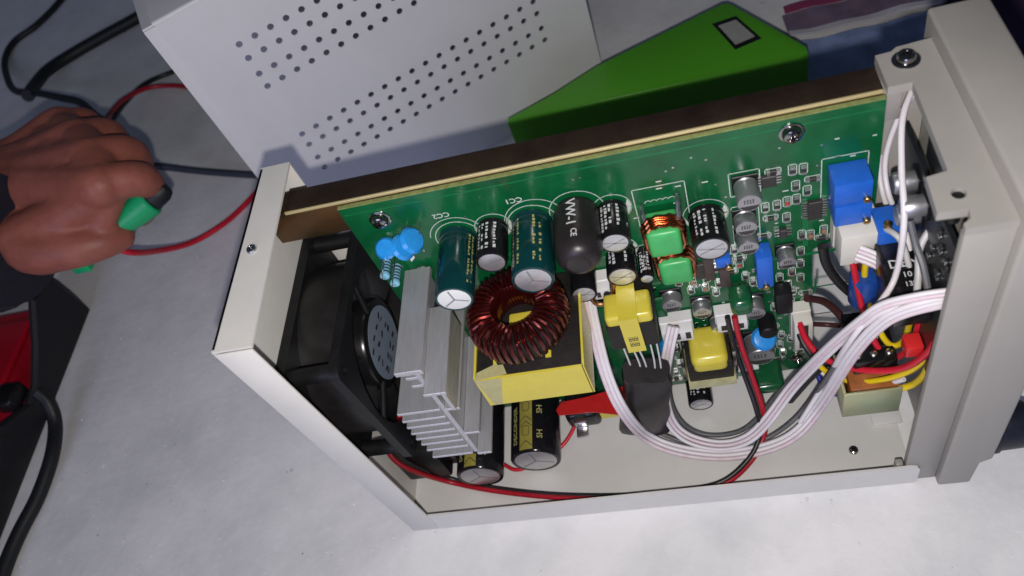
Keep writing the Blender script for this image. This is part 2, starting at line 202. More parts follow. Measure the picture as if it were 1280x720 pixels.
# ---------------------------------------------------------------- mesh helpers (all in mm)
class MB:
    def __init__(s): s.v = []; s.f = []; s.m = []
    def add(s, v, f, mi=0):
        o = len(s.v); s.v += [tuple(p) for p in v]; s.f += [tuple(i + o for i in q) for q in f]; s.m += [mi] * len(f); return s
    def box(s, x0, x1, y0, y1, z0, z1, mi=0):
        v = [(x, y, z) for z in (z0, z1) for y in (y0, y1) for x in (x0, x1)]
        return s.add(v, [(0, 2, 3, 1), (4, 5, 7, 6), (0, 1, 5, 4), (2, 6, 7, 3), (0, 4, 6, 2), (1, 3, 7, 5)], mi)
    def rbox(s, x0, x1, y0, y1, z0, z1, r=0.5, mi=0, seg=2):
        bm = bmesh.new(); bmesh.ops.create_cube(bm, size=1)
        for v in bm.verts: v.co = Vector(((x0 + x1) / 2 + v.co.x * (x1 - x0), (y0 + y1) / 2 + v.co.y * (y1 - y0), (z0 + z1) / 2 + v.co.z * (z1 - z0)))
        bmesh.ops.bevel(bm, geom=bm.edges[:], offset=r, segments=seg, profile=0.5, affect='EDGES')
        bm.verts.ensure_lookup_table(); bm.verts.index_update()
        s.add([v.co[:] for v in bm.verts], [tuple(v.index for v in f.verts) for f in bm.faces], mi); bm.free(); return s
    def lathe(s, o, ax, prof, seg=24, mi=0, mis=None):
        o = Vector(o); ax = Vector(ax).normalized(); u = ax.orthogonal().normalized(); w = ax.cross(u); v = []; f = []; n = len(prof)
        for r, h in prof:
            for k in range(seg):
                a = 2 * math.pi * k / seg; v.append(o + ax * h + (u * math.cos(a) + w * math.sin(a)) * r)
        base = len(s.v); s.v += [tuple(p) for p in v]
        for i in range(n - 1):
            for k in range(seg):
                k2 = (k + 1) % seg; s.f.append((base + i * seg + k, base + i * seg + k2, base + (i + 1) * seg + k2, base + (i + 1) * seg + k)); s.m.append(mis[i] if mis else mi)
        s.f.append(tuple(base + k for k in range(seg))[::-1]); s.m.append(mis[0] if mis else mi)
        s.f.append(tuple(base + (n - 1) * seg + k for k in range(seg))); s.m.append(mis[-1] if mis else mi)
        return s
    def tube(s, pts, r, seg=8, mi=0, closed=False, rs=None):
        P = [Vector(p) for p in pts]; n = len(P); v = []; f = []; up = None
        for i in range(n):
            a = P[(i - 1) % n] if (closed or i > 0) else P[i]; c = P[(i + 1) % n] if (closed or i < n - 1) else P[i]
            t = (c - a).normalized()
            if up is None: up = t.orthogonal().normalized()
            up = (up - t * up.dot(t)).normalized(); w = t.cross(up); rr = rs[i] if rs else r
            for k in range(seg):
                an = 2 * math.pi * k / seg; v.append(P[i] + (up * math.cos(an) + w * math.sin(an)) * rr)
        for i in range(n if closed else n - 1):
            j = (i + 1) % n
            for k in range(seg):
                k2 = (k + 1) % seg; f.append((i * seg + k, i * seg + k2, j * seg + k2, j * seg + k))
        if not closed: f.append(tuple(range(seg))[::-1]); f.append(tuple((n - 1) * seg + k for k in range(seg)))
        return s.add(v, f, mi)
    def prism(s, poly, fn, d0, d1, mi=0):
        n = len(poly); v = [fn(a, c, d0) for a, c in poly] + [fn(a, c, d1) for a, c in poly]
        f = [tuple(range(n)), tuple(range(2 * n - 1, n - 1, -1))] + [(i, (i + 1) % n + 0, (i + 1) % n + n, i + n) for i in range(n)]
        return s.add(v, f, mi)
def obj(name, mb, mats, parent=None, smooth=35, fix=True):
    me = bpy.data.meshes.new(name); me.from_pydata([(x * MM, y * MM, z * MM) for x, y, z in mb.v], [], mb.f)
    if not isinstance(mats, (list, tuple)): mats = [mats]
    for m in mats: me.materials.append(m)
    me.polygons.foreach_set('material_index', mb.m)
    if fix:
        bm = bmesh.new(); bm.from_mesh(me); bmesh.ops.recalc_face_normals(bm, faces=bm.faces); bm.to_mesh(me); bm.free()
    if smooth:
        me.polygons.foreach_set('use_smooth', [True] * len(me.polygons)); me.set_sharp_from_angle(angle=R_(smooth))
    me.update(); o = bpy.data.objects.new(name, me); C.objects.link(o)
    if parent: o.parent = parent
    return o
def tag(o, label, cat=None, group=None, kind=None):
    if label: o['label'] = label
    if cat: o['category'] = cat
    if group: o['group'] = group
    if kind: o['kind'] = kind
    return o
def empty(name, loc=(0, 0, 0), rz=0):
    o = bpy.data.objects.new(name, None); o.empty_display_size = 0.01; C.objects.link(o); o.location = Vector(loc) * MM; o.rotation_euler = (0, 0, rz); return o
def spline(pts, sub=6):
    P = [Vector(p) for p in pts]; out = []
    for i in range(len(P) - 1):
        p0 = P[max(i - 1, 0)]; p1 = P[i]; p2 = P[i + 1]; p3 = P[min(i + 2, len(P) - 1)]
        for k in range(sub):
            t = k / sub; out.append(0.5 * ((2 * p1) + (-p0 + p2) * t + (2 * p0 - 5 * p1 + 4 * p2 - p3) * t * t + (-p0 + 3 * p1 - 3 * p2 + p3) * t ** 3))
    out.append(P[-1]); return out
def curve_mesh(outline, holes, depth):
    """flat plate with real holes from a filled 2D curve -> (verts, faces); plate spans z 0..depth"""
    cu = bpy.data.curves.new('tmp', 'CURVE'); cu.dimensions = '2D'; cu.fill_mode = 'BOTH'; cu.extrude = depth / 2
    for lp in [outline] + holes:
        sp = cu.splines.new('POLY'); sp.points.add(len(lp) - 1); sp.use_cyclic_u = True
        for i, (x, y) in enumerate(lp): sp.points[i].co = (x, y, 0, 1)
    return _harvest(cu, depth / 2)
def refine(v, f, lim=0.6):
    bm = bmesh.new(); vs = [bm.verts.new(p) for p in v]
    for q in f:
        try: bm.faces.new([vs[i] for i in q])
        except ValueError: pass
    bmesh.ops.triangulate(bm, faces=bm.faces[:])
    for _ in range(4):
        ed = [e for e in bm.edges if e.calc_length() > lim]
        if not ed: break
        bmesh.ops.subdivide_edges(bm, edges=ed, cuts=1); bmesh.ops.triangulate(bm, faces=[q for q in bm.faces if len(q.verts) > 3])
    bm.verts.index_update(); out = ([p.co[:] for p in bm.verts], [tuple(p.index for p in q.verts) for q in bm.faces]); bm.free(); return out
def text_mesh(s, size, depth=0.04):
    cu = bpy.data.curves.new('tmp', 'FONT'); cu.body = s; cu.size = size; cu.extrude = depth / 2; cu.align_x = 'CENTER'; cu.align_y = 'CENTER'; cu.resolution_u = 2; cu.offset = size * 0.012
    return _harvest(cu, depth / 2)
def _harvest(cu, dz):
    o = bpy.data.objects.new('tmp', cu); C.objects.link(o); dg = bpy.context.evaluated_depsgraph_get(); e = o.evaluated_get(dg); me = e.to_mesh()
    v = [(p.co.x, p.co.y, p.co.z + dz) for p in me.vertices]; f = [tuple(p.vertices) for p in me.polygons]
    e.to_mesh_clear(); bpy.data.objects.remove(o); bpy.data.curves.remove(cu); return v, f
def circ(cx, cy, r, n=12, a0=0.0): return [(cx + r * math.cos(a0 + 2 * math.pi * k / n), cy + r * math.sin(a0 + 2 * math.pi * k / n)) for k in range(n)]
def rrect(x0, x1, y0, y1, r, n=4):
    out = []
    for cx, cy, a in ((x1 - r, y1 - r, 0), (x0 + r, y1 - r, 90), (x0 + r, y0 + r, 180), (x1 - r, y0 + r, 270)):
        for k in range(n + 1): t = R_(a + 90 * k / n); out.append((cx + r * math.cos(t), cy + r * math.sin(t)))
    return out

# ---------------------------------------------------------------- table (the surface everything rests on)
mb = MB(); mb.add([(-1600, -700, -0.3), (1700, -700, -0.3), (1700, 1900, -0.3), (-1600, 1900, -0.3)], [(0, 1, 2, 3)])
tag(obj('table', mb, tm, smooth=0), 'white crystalline stone table top', None, None, 'structure')

gm = MB(); rd = random.Random(11); cnt = 0  # white grains are added to imitate the table's glints; dark ones are specks
while cnt < 900:
    x = rd.uniform(-260, 320); y = rd.uniform(-110, 260)
    if -6 < x < 246 and -8 < y < 86: continue
    if x < -225 or (50 < x and y > 190): continue
    r = rd.uniform(0.15, 0.42); a = rd.uniform(0, 6.28); c, s_ = math.cos(a) * r, math.sin(a) * r; z0 = -0.28 + r * 0.5
    gm.add([(x + c, y + s_, z0), (x - s_, y + c, z0 + 0.15 * r), (x - c, y - s_, z0), (x + s_, y - c, z0 - 0.1 * r), (x, y, z0 + r), (x, y, -0.295)], [(0, 1, 4), (1, 2, 4), (2, 3, 4), (3, 0, 4), (1, 0, 5), (2, 1, 5), (3, 2, 5), (0, 3, 5)], 1 if rd.random() < 0.10 else 0); cnt += 1
tag(obj('glint_grains', gm, [mat('glint_grain', (0.85, 0.85, 0.86), 0.12, spec=0.8), mat('dark_grain', (0.10, 0.10, 0.11), 0.5)], smooth=0), 'tiny added white grains imitating glints, and dark specks, over the table', None, None, 'stuff')

# ================================================================ the open power supply
psu = empty('power_supply', (0, 0, 0))
tag(psu, 'opened bench power supply with ivory metal chassis and exposed green circuit board', 'power supply')
L, W, H = 213.0, 78.0, 160.0
PY = 55.0        # front face of the board

# --- chassis: floor tray with turned-up lips, rear panel with flanges
mb = MB(); mb.box(0.95, 214, -0.05, W - 1, 0, 0.9)
fl_o = obj('chassis_floor', mb, ivory_in, psu)
mb = MB(); mb.prism([(13.9, 0), (213.6, 0), (214.6, 2), (214.6, 13), (213.6, 15), (211.5, 15.8), (13.9, 15.8)], lambda a, c, d: (a, d, c), -0.95, -0.08)
obj('front_lip', mb, ivory, psu)
mb = MB(); mb.prism([(13.6, 0), (208, 0), (208, 8), (13.6, 8)], lambda a, c, d: (a, d, c), W - 0.95, W - 0.05)
obj('back_lip', mb, ivory, psu)
v, f = curve_mesh(rrect(0, W, 0, H, 0.8), [circ(40, 94, 30, 24)], 0.9)
mb = MB(); mb.add([(z, x, y) for x, y, z in v], f)
rp = obj('rear_panel', mb, ivory, psu, smooth=0)
mb = MB(); mb.rbox(0.91, 13.8, -0.95, -0.07, 0.02, 159.05, 0.25); obj('panel_flange', mb, ivory, rp)
mb = MB(); mb.rbox(0.91, 11.5, W - 0.9, W, 0.02, 159.0, 0.25); obj('panel_flange', mb, ivory, rp)
v, f = curve_mesh([(0, 0), (13.9, 0), (11.4, W), (0, W)], [circ(5.2, 39, 1.5, 12)], 0.9)
mb = MB(); mb.add([(x, y, z + 159.1) for x, y, z in v], f); obj('top_flange', mb, ivory, rp, smooth=0)

def screw(name, pos, ax, r, parent, washer=0, tilt=0.3, m=None):
    ax = Vector(ax).normalized(); mb = MB(); h0 = 0
    if washer: mb.lathe(pos, ax, [(washer, 0), (washer, 0.35), (washer * 0.93, 0.5), (r, 0.5)], 24); h0 = 0.5
    mb.lathe(pos, ax, [(r, h0), (r, h0 + r * 0.3), (r * 0.86, h0 + r * 0.58), (r * 0.55, h0 + r * 0.74), (r * 0.42, h0 + r * 0.76), (r * 0.2, h0 + r * 0.38)], 20)
    o = obj(name, mb, m or steel, parent)
    u = ax.orthogonal().normalized(); u = Matrix.Rotation(tilt, 3, ax) @ u; w = ax.cross(u); p = Vector(pos) + ax * (h0 + r * 0.755); mb = MB()
    for a, c in ((u, w), (w, u)):
        q = [p + a * (i * r * 0.62) + c * (j * r * 0.12) + ax * k for k in (0, 0.06) for i, j in ((-1, -1), (1, -1), (1, 1), (-1, 1))]
        mb.add([t[:] for t in q], [(0, 1, 2, 3), (4, 7, 6, 5), (0, 4, 5, 1), (1, 5, 6, 2), (2, 6, 7, 3), (3, 7, 4, 0)])
    obj('cross_slot', mb, blackp, o, smooth=0); return o
screw('set_screw', (5.2, 39, 159.75), (0, 0, 1), 1.9, psu, 0, 0.7, tin)
screw('floor_screw', (194.7, 14.6, 0.9), (0, 0, 1), 1.9, psu, 0, 0.2)

# --- zinc rail across the top and its front web
mb = MB(); mb.rbox(11.6, 205.4, PY + 1.9, 66.8, 155.2, 156.8, 0.3); rail = obj('support_rail', mb, zinc, psu)
mb = MB(); mb.rbox(2.4, 205.4, PY + 1.9, PY + 3.2, 141.5, 155.1, 0.25); obj('rail_web', mb, mat('rainbow_zinc', (0.060, 0.060, 0.034), 0.38, metal=0.7, col2=(0.20, 0.085, 0.030), vscale=40), rail)
mb = MB(); mb.rbox(1.2, 11.4, PY + 1.9, 66.8, 154.4, 155.8, 0.3); obj('rail_tongue', mb, zinc, rail)
mb = MB(); mb.rbox(11.8, 205.3, PY + 1.0, PY + 1.88, 155.6, 156.9, 0.3); obj('rail_edge_glint', mb, zinc_edge_glint, rail, smooth=0)  # added strip that paints the flash highlight along the rail edge

# --- circuit board: an L with a notch for the output wires
outl = [(31, 154.2), (206, 154.2), (206, 98), (186, 88), (186, 2.2), (120, 2.2), (70, 2.2), (30.5, 2.2)]
v, f = curve_mesh([(x, z) for x, z in outl], [circ(43, 146, 1.6), circ(179.5, 148, 1.6), circ(180.3, 13, 1.6)], 1.6)
mb = MB(); mb.add([(x, PY + 1.6 - d, z) for x, z, d in v], f)
pcb = obj('circuit_board', mb, pcb_m, psu, smooth=0)
mb = MB(); mb.box(31, 206, PY - 0.02, PY + 1.62, 154.21, 154.5); obj('board_edge', mb, pcb_edge, pcb, smooth=0)
mb = MB(); mb.box(32, 205.6, PY - 0.05, PY, 150.6, 151.2)
for i in range(26):          # copper runs under the mask
    x = random.uniform(34, 190); z = random.uniform(60, 140); l = random.uniform(8, 40)
    if random.random() < 0.6: mb.box(x, min(x + l, 204), PY - 0.035, PY, z, z + random.uniform(0.5, 2.4))
    else: mb.box(x, x + random.uniform(0.6, 2.5), PY - 0.04, PY, max(60, z - l), z)
obj('copper_run', mb, trace_m, pcb, smooth=0)
screw('board_screw', (43.1, PY - 0.02, 146), (0, -1, 0), 3.0, psu, 3.9, 0.5)
screw('board_screw', (179.5, PY - 0.02, 148.4), (0, -1, 0), 3.0, psu, 3.9, 0.9)
screw('board_screw', (180.3, PY - 0.02, 13), (0, -1, 0), 2.6, psu, 3.3, 0.2)

# silkscreen on the board: every outline arc and frame
sk = MB(); SY = PY - 0.06
def ring(x, z, r, a0=0, a1=360, w=0.28, n=28):
    v = []; f = []
    for k in range(n + 1):
        a = R_(a0 + (a1 - a0) * k / n)
        for rr in (r - w / 2, r + w / 2): v.append((x + rr * math.cos(a), SY, z + rr * math.sin(a)))
    for k in range(n): f.append((2 * k, 2 * k + 1, 2 * k + 3, 2 * k + 2))
    sk.add(v, f)
def frame(x0, x1, z0, z1, w=0.3):
    for a in ((x0, x1, z0, z0 + w), (x0, x1, z1 - w, z1), (x0, x0 + w, z0, z1), (x1 - w, x1, z0, z1)): sk.box(a[0], a[1], SY, PY - 0.015, a[2], a[3])
def board_text(s, x, z, size):
    v, f = text_mesh(s, size, 0.03); sk.add([(x - a, SY - d * 0.5, z - b) for a, b, d in v], f)     # the board is mounted upside down
for x, z, r in ((66, 129.6, 8.2), (79.6, 131.6, 6.6), (93.4, 130, 8.8), (109.4, 132, 9.4), (121, 129.8, 6.6), (151, 117.8, 7.6), (119.5, 107, 6.6), (127.8, 104, 3.4)): ring(x, z, r)
for x, z, r in ((79.6, 131.6, 6.6), (121, 129.8, 6.6), (151, 117.8, 7.6), (119.5, 107, 6.6)):   # polarity marks: filled segments
    pts = [(x + r * math.cos(R_(a)), SY, z + r * math.sin(R_(a))) for a in range(-70, 31, 10)]; sk.add(pts, [tuple(range(len(pts)))])
    pts = [(x + r * math.cos(R_(a)), SY, z + r * math.sin(R_(a))) for a in range(170, 231, 10)]; sk.add(pts, [tuple(range(len(pts)))])
ring(94.5, 130.8, 10.6, 20, 175); ring(66, 130.2, 9.8, 10, 170)
frame(128.5, 146, 100, 136.5)
for k in range(5): ring(133 + k * 2.0, 129, 1.0, 0, 180, 0.3, 8)
frame(188.3, 202.6, 113, 134.2); frame(159.6, 169.6, 124, 135.5); frame(159.4, 168.6, 98, 119)
board_text('CC2', 64, 142.2, 3.2); board_text('CC1', 90, 142.6, 3.2)
board_text('R', 44, 133.0, 1.8)
for x, z, k in GEN['SMD']:
    frame(*((x - 2.6, x + 2.6, z - 1.3, z + 1.3) if k == 'h' else (x - 1.4, x + 1.4, z - 2.5, z + 2.5)), 0.28)
for i in range(34):          # reference marks too small to read: short dashes
    x = random.uniform(125, 204); z = random.uniform(100, 142); sk.box(x, x + random.uniform(0.8, 2), SY, PY - 0.015, z, z + 0.5)

# pads and solder joints
pads = MB()
for i in range(150):
    x = random.uniform(128, 184); z = random.uniform(6, 98); a, c = random.choice(((0.5, 0.5), (0.9, 0.5), (0.5, 1.0)))
    pads.box(x - a, x + a, PY - 0.08, PY, z - c, z + c)
for i in range(40):
    x = random.uniform(40, 200); z = random.uniform(100, 149); pads.lathe((x, PY, z), (0, -1, 0), [(0.45, 0), (0.4, 0.08)], 8)
pd = obj('solder_pads', pads, tin, pcb, smooth=0); pd['kind'] = 'stuff'

# --- chips
def chip(x, z, k):
    mb = MB(); lx, lz = (1.9, 0.75) if k == 'h' else (0.75, 1.7); h = 1.0
    mb.rbox(x - lx, x + lx, PY - h, PY - 0.05, z - lz, z + lz, 0.12, 0, 1)
    if k == 'h':
        mb.box(x - lx - 0.15, x - lx * 0.55, PY - h - 0.03, PY - 0.04, z - lz - .03, z + lz + .03, 1); mb.box(x + lx * 0.55, x + lx + 0.15, PY - h - 0.03, PY - 0.04, z - lz - .03, z + lz + .03, 1)
    else:
        mb.box(x - lx - .03, x + lx + .03, PY - h - 0.03, PY - 0.04, z - lz - 0.15, z - lz * 0.5, 1); mb.box(x - lx - .03, x + lx + .03, PY - h - 0.03, PY - 0.04, z + lz * 0.5, z + lz + 0.15, 1)
    obj('chip_component', mb, [{'r': chip_red, 'b': chip_brown}.get(k, chip_dark), tin], pcb, smooth=0)
for x, z, k in GEN['SMD']: chip(x, z, k)
big = [(134, 74.5, 6), (144, 67, 6), (150, 53, 5.5), (164, 63, 6), (164, 33.5, 8), (133, 58, 8), (154, 60, 8), (158, 73, 5), (168, 88, 8), (176, 91, 4.5), (181, 45, 9), (143, 45, 12), (118, 85, 14), (127, 45, 6), (137, 10, 7), (154, 93, 4), (166, 8, 7), (167, 48, 5), (180, 13, 4.5), (172, 128, 5), (186, 110, 5)] + [(x, z, 3.4) for x, z, k in GEN['SMD']]
n = 0
for t in range(4000):
    x = random.uniform(127, 184); z = random.uniform(8, 97)
    if all(math.hypot(x - a, z - c) > r + 1.4 for a, c, r in big):
        k = random.choice('hvvvbvr' if random.random() < .3 else 'hvv'); chip(x, z, k); big.append((x, z, 3.3)); n += 1
        frame(*((x - 2.6, x + 2.6, z - 1.3, z + 1.3) if k == 'h' else (x - 1.4, x + 1.4, z - 2.5, z + 2.5)), 0.28)
    if n >= 60: break
tag(obj('silkscreen', sk, silk, pcb, smooth=0), None)
def ic(x, z, wx, wz, pins, side):
    mb = MB(); mb.rbox(x - wx / 2, x + wx / 2, PY - 2.0, PY - 0.3, z - wz / 2, z + wz / 2, 0.2, 0, 1)
    for k in range(pins):
        t = (k + 0.5) / pins - 0.5
        for s in (-1, 1):
            if side == 'x': mb.box(*sorted((x + s * wx / 2, x + s * (wx / 2 + 1.7))), PY - 0.9, PY - 0.12, z + t * wz - 0.3, z + t * wz + 0.3, 1)
            else: mb.box(x + t * wx - 0.3, x + t * wx + 0.3, PY - 0.9, PY - 0.12, *sorted((z + s * wz / 2, z + s * (wz / 2 + 1.5))), 1)
    return obj('integrated_circuit', mb, [chip_dark, tin], pcb, smooth=0)
ic(172.0, 130.0, 4.6, 5.0, 4, 'x'); ic(186.4, 111.5, 4.6, 9.0, 7, 'x'); ic(176, 101.8, 2.4, 4.4, 3, 'x'); ic(146, 88, 4, 9, 6, 'x')

# --- electrolytic capacitors lying along -y
def cyl_wrap(mb, v, f, x, z, r, ycen, ang, up, mi=0):
    """wrap flat text (a along the run, b across) on a cylinder about the -y axis through (x, z)"""
    out = []
    for a, b, d in v:
        y = ycen - a * up; t = ang + up * b / r; rr = r + 0.03 + d
        out.append((x + rr * math.sin(t), y, z + rr * math.cos(t)))
    mb.add(out, f, mi)
def ecap(x, z, ln, r, sl, top, y0=PY, vent='Y', lab=None, marks=None):
    y0 -= 0.1; mb = MB()
    mb.lathe((x, y0, z), (0, -1, 0), [(r * 0.9, 0), (r, 0.6), (r, 1.6), (r * 0.96, 2.2), (r, 2.9), (r, ln - 0.7), (r * 0.97, ln - 0.15), (r * 0.90, ln), (r * 0.84, ln - 0.1), (r * 0.83, ln - 0.5)], 32)
    for s in (-1, 1): mb.tube([(x + s * r * 0.35, y0 + 0.1, z), (x + s * r * 0.35, PY, z)], 0.3, 6)
    o = obj('electrolytic_capacitor', mb, sl, psu)
    if lab: o['label'] = lab
    mb = MB(); mb.lathe((x, y0, z), (0, -1, 0), [(r * 0.84, ln - 0.6), (r * 0.84, ln - 0.16), (r * 0.78, ln - 0.06), (r * 0.1, ln - 0.03)], 28); obj('can_top', mb, top, o)
    mb = MB(); ye = y0 - ln + 0.02
    arms = {'Y': (90, 210, 330), 'K': (20, 160, 200, 340), 'I': (10, 190)}[vent]
    for a in arms:
        a = R_(a + 7); c, s_ = math.cos(a), math.sin(a); w = r * 0.045; e = r * 0.74
        mb.add([(x - s_ * w, ye, z + c * w), (x + s_ * w, ye, z - c * w), (x + c * e + s_ * w, ye, z + s_ * e - c * w), (x + c * e - s_ * w, ye, z + s_ * e + c * w)], [(0, 1, 2, 3)])
    obj('vent_score', mb, score, o, smooth=0)
    if marks == 'white':       # print too small to read: rows of short strokes
        mb = MB(); rd = random.Random(int(x * 10))
        for row, ang in ((0, -0.75), (1, -0.45), (2, -0.15), (3, 0.35)):
            y = 2.5
            while y < ln - 3:
                w = rd.uniform(0.5, 1.4); h = rd.uniform(0.5, 1.1)
                if rd.random() < 0.8: cyl_wrap(mb, [(0, 0, 0), (w, 0, 0), (w, h, 0), (0, h, 0)], [(0, 1, 2, 3)], x, z, r, y0 - y, ang, 1)
                y += w + rd.uniform(0.3, 0.8)
        obj('print', mb, white_print, o, smooth=0)
    if marks == 'gold':
        mb = MB(); rd = random.Random(int(x * 10))
        for ang in (-0.9, -0.55, 0.25, 0.55) if x > 80 else (0.95, 1.2):
            y = 3.0
            while y < ln - 4:
                w = rd.uniform(0.5, 1.3); h = rd.uniform(0.4, 1.0)
                if rd.random() < 0.8: cyl_wrap(mb, [(0, 0, 0), (w, 0, 0), (w, h, 0), (0, h, 0)], [(0, 1, 2, 3)], x, z, r, y0 - y, ang, 1)
                y += w + rd.uniform(0.3, 0.7)
        obj('print', mb, gold_text, o, smooth=0)
    return o
ecap(65.9, 129.8, 27.4, 6.7, sleeve_grn, captop_white, lab='dark green capacitor with a bright white end beside the heat sink', marks='gold')
ecap(79.4, 131.9, 16.2, 5.4, sleeve_blk, captop, vent='I', marks='white')
ecap(93.3, 130.4, 25.4, 7.2, sleeve_grn, captop, lab='dark green capacitor with gold print above the copper ring', marks='gold')
ecap(121.0, 129.8, 15.5, 5.1, sleeve_blk, captop, vent='K', marks='white')
ecap(119.6, 107.0, 12.5, 5.5, sleeve_blk, captop, vent='K', marks='white')
ecap(151.0, 117.8, 15.3, 6.1, sleeve_blk, captop, vent='K', marks='white')
ecap(127.8, 104.4, 13.2, 2.5, sleeve_blk, captop, vent='I', marks='white')
ecap(104.5, 101.0, 13, 4.8, sleeve_blk, captop, vent='K')
ecap(137.0, 10.5, 16.0, 5.4, sleeve_blk, captop, vent='K', marks='white')
# two big mains capacitors low on the floor
for x, z, ln, r in ((62.6, 12.9, 34.5, 11.2), (36.8, 12.9, 39, 10.6)):
    o = ecap(x, z, ln, r, sleeve_blk, captop, vent='Y', lab='large black mains capacitor with yellow chevron stripe')
    y0 = PY - 0.1; mb = MB(); a0, a1 = -0.42, 0.12; v = []; f = []
    for k in range(9):
        t = a0 + (a1 - a0) * k / 8
        for y in (y0 - 3, y0 - ln + 0.9): v.append((x + (r + 0.04) * math.sin(t), y, z + (r + 0.04) * math.cos(t)))
    for k in range(8): f.append((2 * k, 2 * k + 1, 2 * k + 3, 2 * k + 2))
    mb.add(v, f); st = obj('stripe', mb, gold_print, o)
    mb = MB(); tm_ = (a0 + a1) / 2
    def stroke(p, q, w=0.35):
        d = Vector((q[0] - p[0], q[1] - p[1], 0)); nrm = Vector((-d.y, d.x, 0)).normalized() * w / 2; P = []
        for k in range(5):
            c = Vector((p[0] + d.x * k / 4, p[1] + d.y * k / 4, 0)); P += [(c + nrm)[:], (c - nrm)[:]]
        cyl_wrap(mb, [(a, b, 0.03) for a, b, _ in P], [(2 * k, 2 * k + 1, 2 * k + 3, 2 * k + 2) for k in range(4)], x, z, r, y0 - ln + 1, tm_, -1)
    for base in (1.5, 13.5, 25.5):
        stroke((base, -2.8), (base + 2.6, 0)); stroke((base + 2.6, 0), (base, 2.8))
        lp = [(base + 5.2 + 1.9 * (1 if abs(t - 90) < 90 else -1) * 0 + p[0], p[1]) for t, p in ((0, (0, -1.2)), (0, (0.8, -1.6)), (0, (3.6, -1.6)), (0, (4.4, -1.2)), (0, (4.4, 1.2)), (0, (3.6, 1.6)), (0, (0.8, 1.6)), (0, (0, 1.2)))]
        for i in range(8): stroke(lp[i], lp[(i + 1) % 8], 0.3)
        stroke((base + 9.4, 2.8), (base + 12, 0)); stroke((base + 9.4, -2.8), (base + 12, 0))
    obj('chevron_print', mb, chip_dark, st, smooth=0)
    mb = MB(); v, f = refine(*text_mesh('DECONDER', 3.4))
    cyl_wrap(mb, v, f, x, z, r, y0 - ln + 13.5, -0.66, -1)
    for yy in (6.5, 18.5):
        v, f = refine(*text_mesh('SH', 3.6)); cyl_wrap(mb, v, f, x, z, r, y0 - ln + yy + 1.5, 0.42, -1)
    obj('lettering', mb, gold_text, o, smooth=0)

# --- heat-shrunk choke marked VW-1
mb = MB(); x, z, r, ln = 109.2, 132.3, 8.0, 23.5
mb.lathe((x, PY - 0.2, z), (0, -1, 0), [(r * 0.72, 0), (r * 0.93, 0.8), (r, 3), (r * 1.0, 10), (r * 1.02, 14), (r * 0.98, 18), (r * 0.9, 21), (r * 0.72, ln - 0.6), (r * 0.5, ln), (r * 0.4, ln - 0.3)], 32)
ch = obj('shrink_wrapped_choke', mb, shrink, psu); ch['label'] = 'fat black heat-shrunk choke marked VW-1'
mb = MB(); v, f = refine(*text_mesh('VW-1', 4.6)); cyl_wrap(mb, v, f, x, z, r * 1.012, PY - 7.8, -0.08, 1)
v, f = refine(*text_mesh('CE', 2.8)); cyl_wrap(mb, v, f, x, z, r * 1.02, PY - 16.6, 0.02, 1); obj('lettering', mb, white_print, ch, smooth=0)

# --- surface-mount aluminium cans
def can(x, z, ln, r, parent=None):
    mb = MB(); mb.rbox(x - r * 1.05, x + r * 1.05, PY - 1.0, PY - 0.1, z - r * 1.05, z + r * 1.05, 0.25, 1, 1)
    mb.lathe((x, PY - 0.9, z), (0, -1, 0), [(r * 0.92, 0), (r * 0.96, 0.5), (r * 0.88, 0.9), (r * 0.97, 1.4), (r * 0.97, ln - 1.3), (r * 0.92, ln - 0.9), (r * 0.6, ln - 0.85)], 28)
    o = obj('can_capacitor', mb, [alu_can, blackp], psu)
    mb = MB(); rd = random.Random(int(x * 7)); e = PY - ln - 0.08; hw = r * 0.86
    pts = [(x + hw * math.cos(R_(a)), e, z + hw * math.sin(R_(a))) for a in (200, 235, 270, 305, 340)]
    mb.add(pts, [tuple(range(5))])
    for row in range(2):
        for k in range(4): mb.box(x - r * 0.42 + k * r * 0.22, x - r * 0.42 + k * r * 0.22 + r * rd.uniform(0.07, 0.14), e - 0.03, e - 0.01, z + r * (0.02 + 0.26 * row), z + r * (0.20 + 0.26 * row))
    obj('polarity_mark', mb, chip_dark, o, smooth=0); return o
for a in ((164.7, 130.0, 9.2, 4.0), (163.4, 113.9, 6.2, 3.8), (163.4, 104.8, 7.6, 3.7), (176.4, 91.4, 6.8, 3.2), (133.6, 74.5, 5.8, 4.0), (144.3, 66.8, 6.2, 3.7), (150.0, 53.2, 6.8, 3.8), (164.0, 62.8, 7.4, 3.9), (164.2, 33.5, 10, 6.1)): can(*a)

# --- trimmers, discs, resistors, film capacitors
def trimmer(x0, x1, z0, z1, d, sx, sz, side='z'):
    mb = MB(); mb.rbox(x0, x1, PY - d, PY - 0.3, z0, z1, 0.35, 0, 2); o = obj('trimmer', mb, blue_m, psu)
    mb = MB(); mb.lathe((sx, PY - d + 0.1, sz), (0, -1, 0), [(1.2, -0.4), (1.2, 1.3), (1.0, 1.5)], 16); s = obj('adjusting_screw', mb, brass, o)
    mb = MB(); mb.box(sx - 0.9, sx + 0.9, PY - d - 1.45, PY - d - 1.38, sz - 0.16, sz + 0.16); obj('slot', mb, chip_dark, s, smooth=0)
trimmer(190.2, 201.6, 122.2, 131.4, 10, 200.0, 123.6); trimmer(190.6, 201.8, 112.0, 121.2, 10.5, 200.2, 113.6)
trimmer(165.6, 171.2, 79.5, 97.5, 7.5, 168.4, 80.9); trimmer(152.0, 157.2, 92.6, 97.6, 5.0, 156.2, 93.2)
